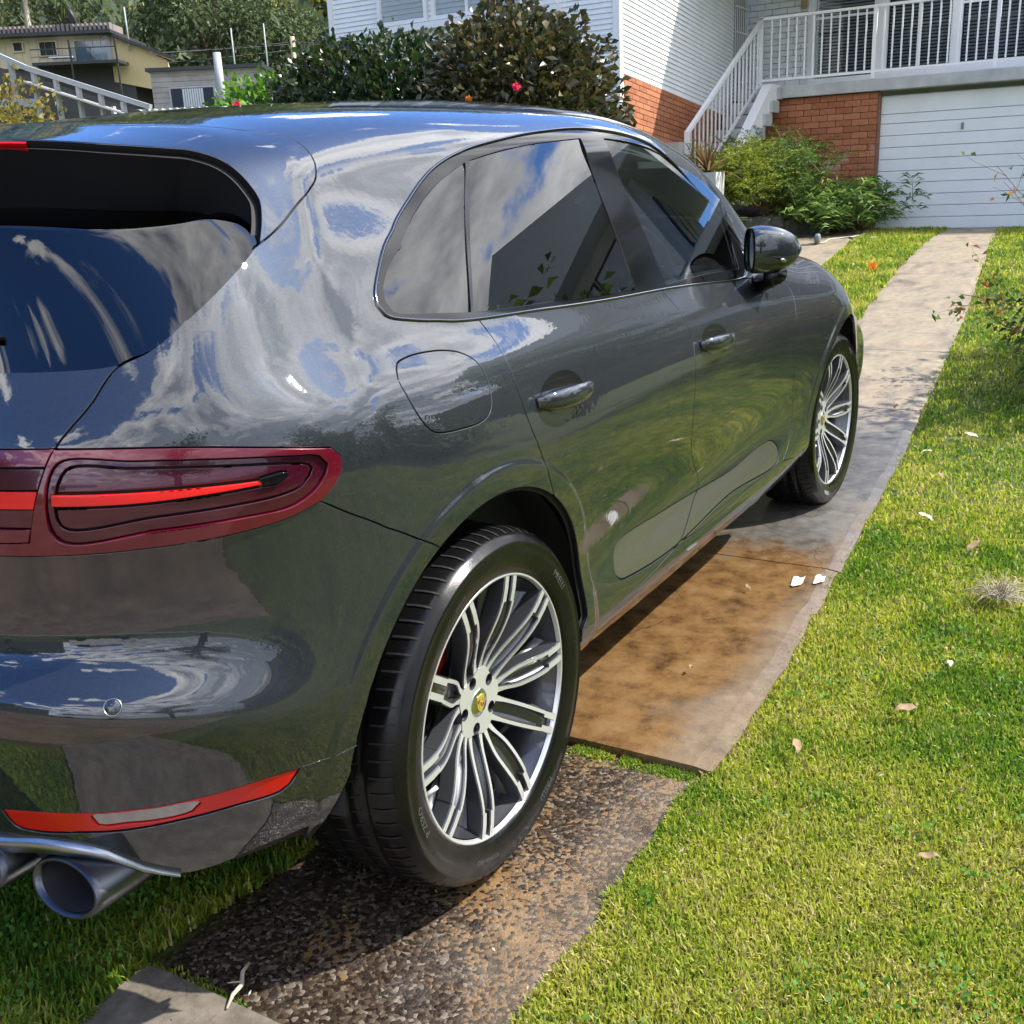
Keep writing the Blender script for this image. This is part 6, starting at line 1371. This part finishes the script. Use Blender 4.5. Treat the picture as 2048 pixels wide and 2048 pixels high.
tree('gum_tree', 47, 45.5, 5, 10.5, 4.2, 9000, .32, GUM, 'large spreading gum tree behind the yellow house roof', clusters=26)
tree('gum_tree', 52, 44, 4, 7.5, 3.4, 6500, .30, GUM, 'gum tree to the right of the largest one, above the grey house', clusters=20)
tree('gum_tree', 42, 52, 5.5, 11, 3.8, 7000, .32, [(.08, .11, .06), (.10, .125, .065)], 'gum tree rising left of the antenna mast', clusters=22)
tree('brown_leaved_tree', 33, 53, 6, 9.5, 4.0, 7000, .26, [(.26, .17, .06), (.20, .16, .05), (.12, .12, .05), (.30, .16, .07)], 'brown and rust leaved tree at the top left corner', clusters=20)
def palm(x, y, z, h, label, sp=1.6):
    root = empty('palm_tree', (x, y, z), label=label, cat='palm tree'); q = MB(); q.tube([(0, 0, 0), (.05, 0, h*.5), (.1, .05, h)], [.16, .13, .11], 8); q.build('trunk', M_bark2, root); parts = []
    for i in range(17):
        a = 6.28*i/17; el = rp.uniform(.1, .9); d = np.array([math.cos(a)*math.cos(el), math.sin(a)*math.cos(el), math.sin(el)]); t = np.sort(rp.uniform(.1, 1, 46))[:, None]; Q = np.array([.1, .05, h])+d*sp*t-np.array([0, 0, 1])*sp*.75*t**2.2
        s2 = np.cross(d, [0, 0, 1]); s2 /= np.linalg.norm(s2); s_ = np.where(np.arange(46) % 2, 1, -1)[:, None]; parts.append(leaves(Q, s2*s_*.8+d*.5-np.array([0, 0, .7]), np.full((1, 1), sp*.34), np.full((1, 1), .06), shade([(.09, .13, .05), (.13, .17, .07)], 46), .3))
    V, F, c = merge(parts); link('fronds', np_mesh('fronds', V, F, M_leafs, False, None, c), None, root)
palm(33.5, 43.8, 6.0, 5.6, 'tall pale-trunked palm with drooping fronds above the yellow house', 2.2); palm(31.6, 44.6, 6.0, 5.4, 'palm left of the drooping one, crown out of the frame', 2.0)
palm(27.7, 47, 6.0, 4.4, 'pale palm trunk at the far left above the tiled roof'); palm(29.0, 46.4, 6.0, 4.6, 'second pale palm trunk from the left above the tiled roof')
palm(26.8, 23.6, 3.2, 1.7, 'small palm beside the white flue pipe', .7)
# ---------------------------------------------------------------- across the lawn and behind the camera: what the paint reflects
M_rend = mat('grey_render', (.62, .62, .60), .8, var=.06); M_rend2 = mat('pale_render', (.55, .54, .50), .8)
mb = MB(); mb.box((30, -11.0, 1.75), (16, 15, 3.9)); mb.build('raised_terrace', mat('terrace_bank', (.12, .13, .07), .95, var=.3, vscale=1), kind='structure')
nb = empty('neighbour_house', (27.6, -10.0, 3.65), label='grey rendered two-storey house across the lawn to the right', cat='house'); nb.rotation_euler = (0, 0, R(-8))
q = MB(); q.box((0, 0, 2.6), (8, 6.6, 5.6)); q.build('wall', M_rend, nb)
q = MB(); q.add([(-5.2, 3.9, 5.2), (-5.2, -3.9, 5.2), (4.6, -3.9, 5.2), (4.6, 3.9, 5.2), (-5.4, 0, 7.1), (4.6, 0, 7.1)], [(0, 1, 4), (3, 5, 2), (0, 4, 5, 3), (1, 2, 5, 4), (0, 3, 2, 1)]); q.build('roof', M_rend, nb)
q = MB(); q.box((-1.0, 3.6, 2.65), (4.6, .8, .9)); q.build('balcony', M_rend2, nb)
for x in (-2.4, -1.0, .4): q = MB(); q.box((x, 3.32, 4.0), (1.25, .06, 1.5)); w = q.build('window', M_darkm, nb); q = MB(); q.box((x, 3.36, 4.0), (1.13, .03, 1.38)); q.build('pane', M_skyglass, w)
for y_ in (-1.75, -.6, .55, 1.7):
    q = MB(); q.box((-4.02, y_, 3.9), (.06, 1.1, 1.9)); w = q.build('window', M_darkm, nb); q = MB(); q.box((-4.06, y_, 3.9), (.03, .98, 1.75)); q.build('pane', M_skyglass, w)
q = MB(); q.box((-4.8, 0, 2.3), (1.5, 5.6, .9)); q.build('balcony', M_rend, nb); q = MB(); q.box((-4.5, 2.9, 3.9), (1.0, .5, 2.4)); q.box((-4.5, -2.9, 3.9), (1.0, .5, 2.4)); q.build('side_fin', M_rend, nb)
nb2 = empty('neighbour_house', (2.5, -16.5, 0), label='pale single-storey house beyond the lawn, right of the car', cat='house')
q = MB(); q.box((0, 0, 1.6), (9, 6, 3.4)); q.build('wall', M_rend2, nb2); q = MB(); q.add([(-5, 3.6, 3.3), (-5, -3.6, 3.3), (5, -3.6, 3.3), (5, 3.6, 3.3), (-3, 0, 4.9), (3, 0, 4.9)], [(0, 1, 4), (3, 5, 2), (0, 4, 5, 3), (1, 2, 5, 4), (0, 3, 2, 1)]); q.build('roof', M_tile, nb2)
for x in (-2.5, 1.5): q = MB(); q.box((x, 3.03, 1.9), (1.6, .06, 1.3)); q.build('window', M_skyglass, nb2)
tree('street_tree', -8.3, -9.5, 0, 6.5, 2.6, 3000, .22, [(.04, .08, .02), (.06, .11, .03)], 'bushy street tree behind the camera on the right', clusters=12, m=M_leafs)
tree('street_tree', -17, 7, 0, 8, 3.4, 3000, .26, [(.03, .06, .02), (.05, .08, .03)], 'dark street tree across the road', clusters=12, m=M_leafs)
tree('garden_tree', 2.0, -9.5, 0, 4.6, 2.2, 2600, .20, [(.05, .09, .03), (.08, .13, .04)], 'green garden tree on the far side of the right lawn', clusters=10, m=M_leafs, zs=.3)
tree('garden_tree', 7.5, -8.4, .3, 3.4, 1.9, 2200, .18, [(.05, .10, .03), (.09, .14, .04)], 'rounded garden tree near the grey neighbour house', clusters=10, m=M_leafs, zs=.25)
tree('garden_tree', 6.9, -4.1, .2, 3.5, 1.25, 2600, .13, [(.05, .09, .03), (.08, .13, .04), (.12, .16, .05)], 'small open garden tree on the right lawn, its shade falling over the track', clusters=12, m=M_leafs, zs=.4, trunk=.07)
hd = bush('boundary_hedge', (3.5, -6.6, .6), (6.0, .6, 1.1), 5200, np.full((1, 1), .16), np.full((1, 1), .09), MG+DG, m=M_leafs, stems=10, label='long green boundary hedge on the right of the lawn', cat='hedge', base=0, lump=.2)
# white van parked in the street
van = empty('white_van', (-10.8, -3.2, -.04), label='white delivery van with a blue stripe parked in the street behind', cat='van'); van.rotation_euler = (0, 0, R(90))
M_vw = mat('white_van_paint', (.75, .76, .77), .25, coat=1)
q = MB(); q.prism([(-2.4, .35), (2.5, .35), (2.55, .95), (2.35, 1.15), (1.55, 2.05), (1.3, 2.2), (-2.35, 2.25), (-2.45, 2.1)], -.95, .95, 0, lambda a, b, c: (a, c, b)); bevel(q.build('body', M_vw, van), .05, 3)
q = MB(); q.box((0, .965, 1.75), (2.6, .01, .35)); q.box((0, -.965, 1.75), (2.6, .01, .35)); q.build('blue_stripe', mat('van_blue', (.05, .14, .5), .4), van)
q = MB(); q.box((1.5, .96, 1.6), (.9, .02, .5)); q.box((1.5, -.96, 1.6), (.9, .02, .5)); q.build('window', M_black, van)
for x in (-1.6, 1.65):
    for s in (-1, 1): q = MB(); q.lathe([(.001, 0), (.2, .01), (.33, 0), (.35, .06), (.33, .22), (.001, .22)], 24, 'Y', (x, (-.97 if s < 0 else .75), .35)); q.build('wheel', M_tyre, van)
mb = MB(); mb.box((-15.8, -2, .02), (.6, 60, .12)); mb.build('far_verge', M_soil, kind='structure')
# ---------------------------------------------------------------- small things lying about
M_dry = mat('dry_brown_leaf', (.26, .17, .09), .8, var=.3, vscale=60); M_dry2 = mat('pale_dead_leaf', (.48, .42, .32), .8, var=.2, vscale=60)
def dead_leaf(x, y, L, rz, m, label, cat='leaf', group=None, z=None):
    V = []; n = 7
    for i in range(n):
        t = i/(n-1); w = L*.22*math.sin(math.pi*min(1, t*.96+.02))**.8; zz = .012+L*.10*math.sin(t*3.1)+.004*math.sin(t*9); V += [(L*(t-.5), -w, zz+w*.35), (L*(t-.5), 0, zz), (L*(t-.5), w, zz+w*.45)]
    q = MB(); q.add(V, [(3*i+j, 3*i+3+j, 3*i+4+j, 3*i+1+j) for i in range(n-1) for j in range(2)], 0, True); o = q.build('fallen_leaf', m, None, label=label, cat=cat, group=group); o.location = (x, y, float(H(x))+(z or .018)); o.rotation_euler = (rp.normal(0, .2), rp.normal(0, .2), rz); return o
for i, (x, y, L, rz, m, lb) in enumerate(((.68, -1.36, .075, .4, M_dry, 'brown dead leaf on the grass edge beside the near slab'), (.98, -1.56, .09, -.9, M_dry, 'long brown leaf on the lawn in front of the dry grass clump'), (1.30, -1.62, .06, .2, M_dry2, 'pale leaf on the lawn left of the dry grass clump'), (.36, -1.72, .07, 1.9, M_dry, 'dark brown leaf at the right edge of the lawn'), (2.65, -1.32, .11, 1.1, M_dry2, 'pale upright leaf where the shaded lawn begins'), (3.3, -1.28, .09, .2, M_dry, 'brown leaf on the shaded lawn by the track edge'), (3.7, -1.16, .10, 2.4, M_dry2, 'curled pale leaf lying near the shaded track edge'), (2.35, -1.55, .12, -.4, M_dry, 'dark curled leaf on the lawn beyond the dry grass clump'), (4.62, -.83, .10, .1, M_dry, 'brown leaf lying on the slab joint of the far track'), (1.65, -.93, .045, .9, M_dry, 'small brown leaf lying on the brown slab'), (.98, -.98, .04, .3, M_dry, 'tiny orange-brown leaf on the middle of the brown slab'), (4.1, -1.3, .10, 1.5, M_dry2, 'pale leaf in the shaded grass beside the twiggy shrub'))):
    dead_leaf(x, y, L*.68, rz, m, lb)
# more litter that nobody would count
parts = []; n = 260; x = rp.uniform(-.6, 7, n); y = rp.uniform(-3.2, -1.0, n); k = y < YR(x)-.02; x, y = x[k], y[k]; n = len(x)
V, F, c = leaves(np.stack([x, y, H(x)+.022], 1), np.stack([rp.normal(size=n), rp.normal(size=n), rp.normal(0, .15, n)], 1), np.full((1, 1), .022), np.full((1, 1), .008), shade([(.30, .22, .12), (.40, .34, .24), (.20, .13, .07)], n)); link('leaf_litter', np_mesh('leaf_litter', V, F, M_leafs, False, None, c), None, None, kind='stuff')
n = 420; x = rp.uniform(-.8, 6.5, n); y = rp.uniform(-1.2, -.45, n); k = (y > YR(x)+.02) & (y < YL(x)-.02); x, y = x[k], y[k]; n = len(x)
V, F, c = leaves(np.stack([x, y, H(x)+.006], 1), np.stack([rp.normal(size=n), rp.normal(size=n), rp.normal(0, .05, n)], 1), np.full((1, 1), .012), np.full((1, 1), .004), shade([(.30, .22, .12), (.5, .46, .4), (.10, .07, .04), (.2, .3, .05)], n)); link('track_litter', np_mesh('track_litter', V, F, M_leafs, False, None, c), None, None, kind='stuff')
# dry clump
parts = MB()
for i in range(150):
    a = rp.uniform(0, 6.28); el = rp.uniform(.05, 1.3); L = rp.uniform(.06, .115); d = Vector((math.cos(a)*math.cos(el), math.sin(a)*math.cos(el), math.sin(el))); s_ = Vector((rp.normal(0, .02), rp.normal(0, .02), 0)); parts.tube([tuple(s_), tuple(s_+d*L*.6), tuple(s_+d*L-Vector((0, 0, L*.28)))], [.0014, .0011, .0006], 3, cap=False)
o = parts.build('dry_grass_clump', mat('dry_straw', (.42, .36, .26), .8, var=.2), None, label='round clump of dry grey grass lying on the lawn', cat='grass clump'); o.location = (1.89, -1.68, .03)
# twig on the near slab
q = MB(); q.tube([(0, 0, .006), (.028, .010, .008), (.055, .012, .007), (.080, .030, .009), (.105, .035, .008)], [.0018, .004, .0045, .004, .0032], 6); q.tube([(.06, .015, .01), (.045, .035, .012)], [.002, .001], 4); o = q.build('twig', mat('grey_twig', (.42, .36, .27), .8, var=.2, vscale=80), None, label='small pale twig lying on the near concrete slab', cat='twig'); o.location = (-.585, -.725, .002); o.rotation_euler = (0, 0, R(5))
# soap foam
for (x, y, s, lb) in ((1.80, -1.055, .045, 'left of two white soap foam patches on the brown slab'), (1.845, -1.118, .04, 'right of two white soap foam patches on the brown slab')):
    n = 18; V = [(0, 0, .007)]; V += [(s*(1+.35*math.sin(3*t+x*20)+.2*math.sin(7*t))*math.cos(t), s*.55*(1+.3*math.sin(2*t+1))*math.sin(t), .0025) for t in np.linspace(0, 2*math.pi, n, endpoint=False)]; q = MB(); q.add(V, [(0, 1+i, 1+(i+1) % n) for i in range(n)], 0, True); o = q.build('soap_foam', mat('white_foam', (.62, .62, .60), .7, var=.2, vscale=90, bump=.5, bscale=200), None, label=lb, cat='foam'); o.location = (x, y, .016)
# hose and its end on the left track
q = MB(); q.tube([(12.0, 1.75, .505), (12.3, 1.55, .51), (12.8, 1.62, .52), (13.2, 1.35, .53), (12.9, 1.05, .53), (12.6, 1.18, .525), (13.0, 1.40, .53), (13.6, 1.30, .54), (14.3, 1.5, .54)], .014, 8); q.build('garden_hose', mat('beige_hose', (.34, .31, .24), .6), None, label='beige garden hose lying in loops on the left concrete track', cat='hose')
q = MB(); q.lathe([(.001, -.03), (.05, -.03), (.06, -.02), (.06, .02), (.05, .03), (.001, .03)], 20, 'Y'); o = q.build('hose_reel', mat('grey_plastic', (.16, .17, .18), .4), None, label='small round grey hose fitting at the end of the hose', cat='hose fitting'); o.location = (12.15, 1.60, .57)
flower_root = empty('fallen_blossom', (9.8, .42, float(H(9.8))+.05), label='orange fallen blossom on the grass strip between the tracks', cat='flower'); flower(flower_root, (0, 0, 0), (.85, .30, .03), .06)
# ---------------------------------------------------------------- repeats share a group
for key, g in (('fallen_leaf', 'dead leaves lying on the lawn and tracks'), ('antenna_mast', 'thin masts above the far roofs'), ('palm_tree', 'palms behind the far houses'), ('gum_tree', 'gum trees on the slope'), ('street_tree', 'trees along the street'), ('garden_tree', 'small trees on the right lawn'), ('soap_foam', 'soap foam patches on the slab'), ('power_line', 'power lines on the timber pole'), ('fern_bush', 'feathery bushes in the garage bed'), ('spider_palm_bush', 'strappy bushes in the garage bed'), ('neighbour_house', 'neighbouring houses on the right')):
    for o in SC.objects:
        if o.parent is None and o.name.split('.')[0] == key: o['group'] = g
# clover among the grass
n = 2600; x = np.concatenate([gr.uniform(-1.0, 3.0, n), gr.uniform(-1.25, .3, n//2)]); y = np.concatenate([gr.uniform(-2.6, -1.15, n), gr.uniform(-.5, .5, n//2)]); k = (fbm(x, y, 3.5, 31.) > .58) & ((y < YR(x)-.03) | (y > YL(x)+.03)); x, y = x[k], y[k]; n = len(x)
cp = [(x+.006*math.cos(a), y+.006*math.sin(a), a) for a in (0, 2.09, 4.19)]
P = np.concatenate([np.stack([a, b, H(a)+.020], 1) for a, b, _ in cp]); N = np.concatenate([np.tile([math.cos(a), math.sin(a), .25], (n, 1)) for _, _, a in cp])
V, F, c = leaves(P, N, np.full((1, 1), .011), np.full((1, 1), .012), shade([(.06, .17, .02), (.09, .22, .03)], len(P))); link('clover', np_mesh('clover', V, F, M_leafs, False, None, c), None, None, kind='stuff')
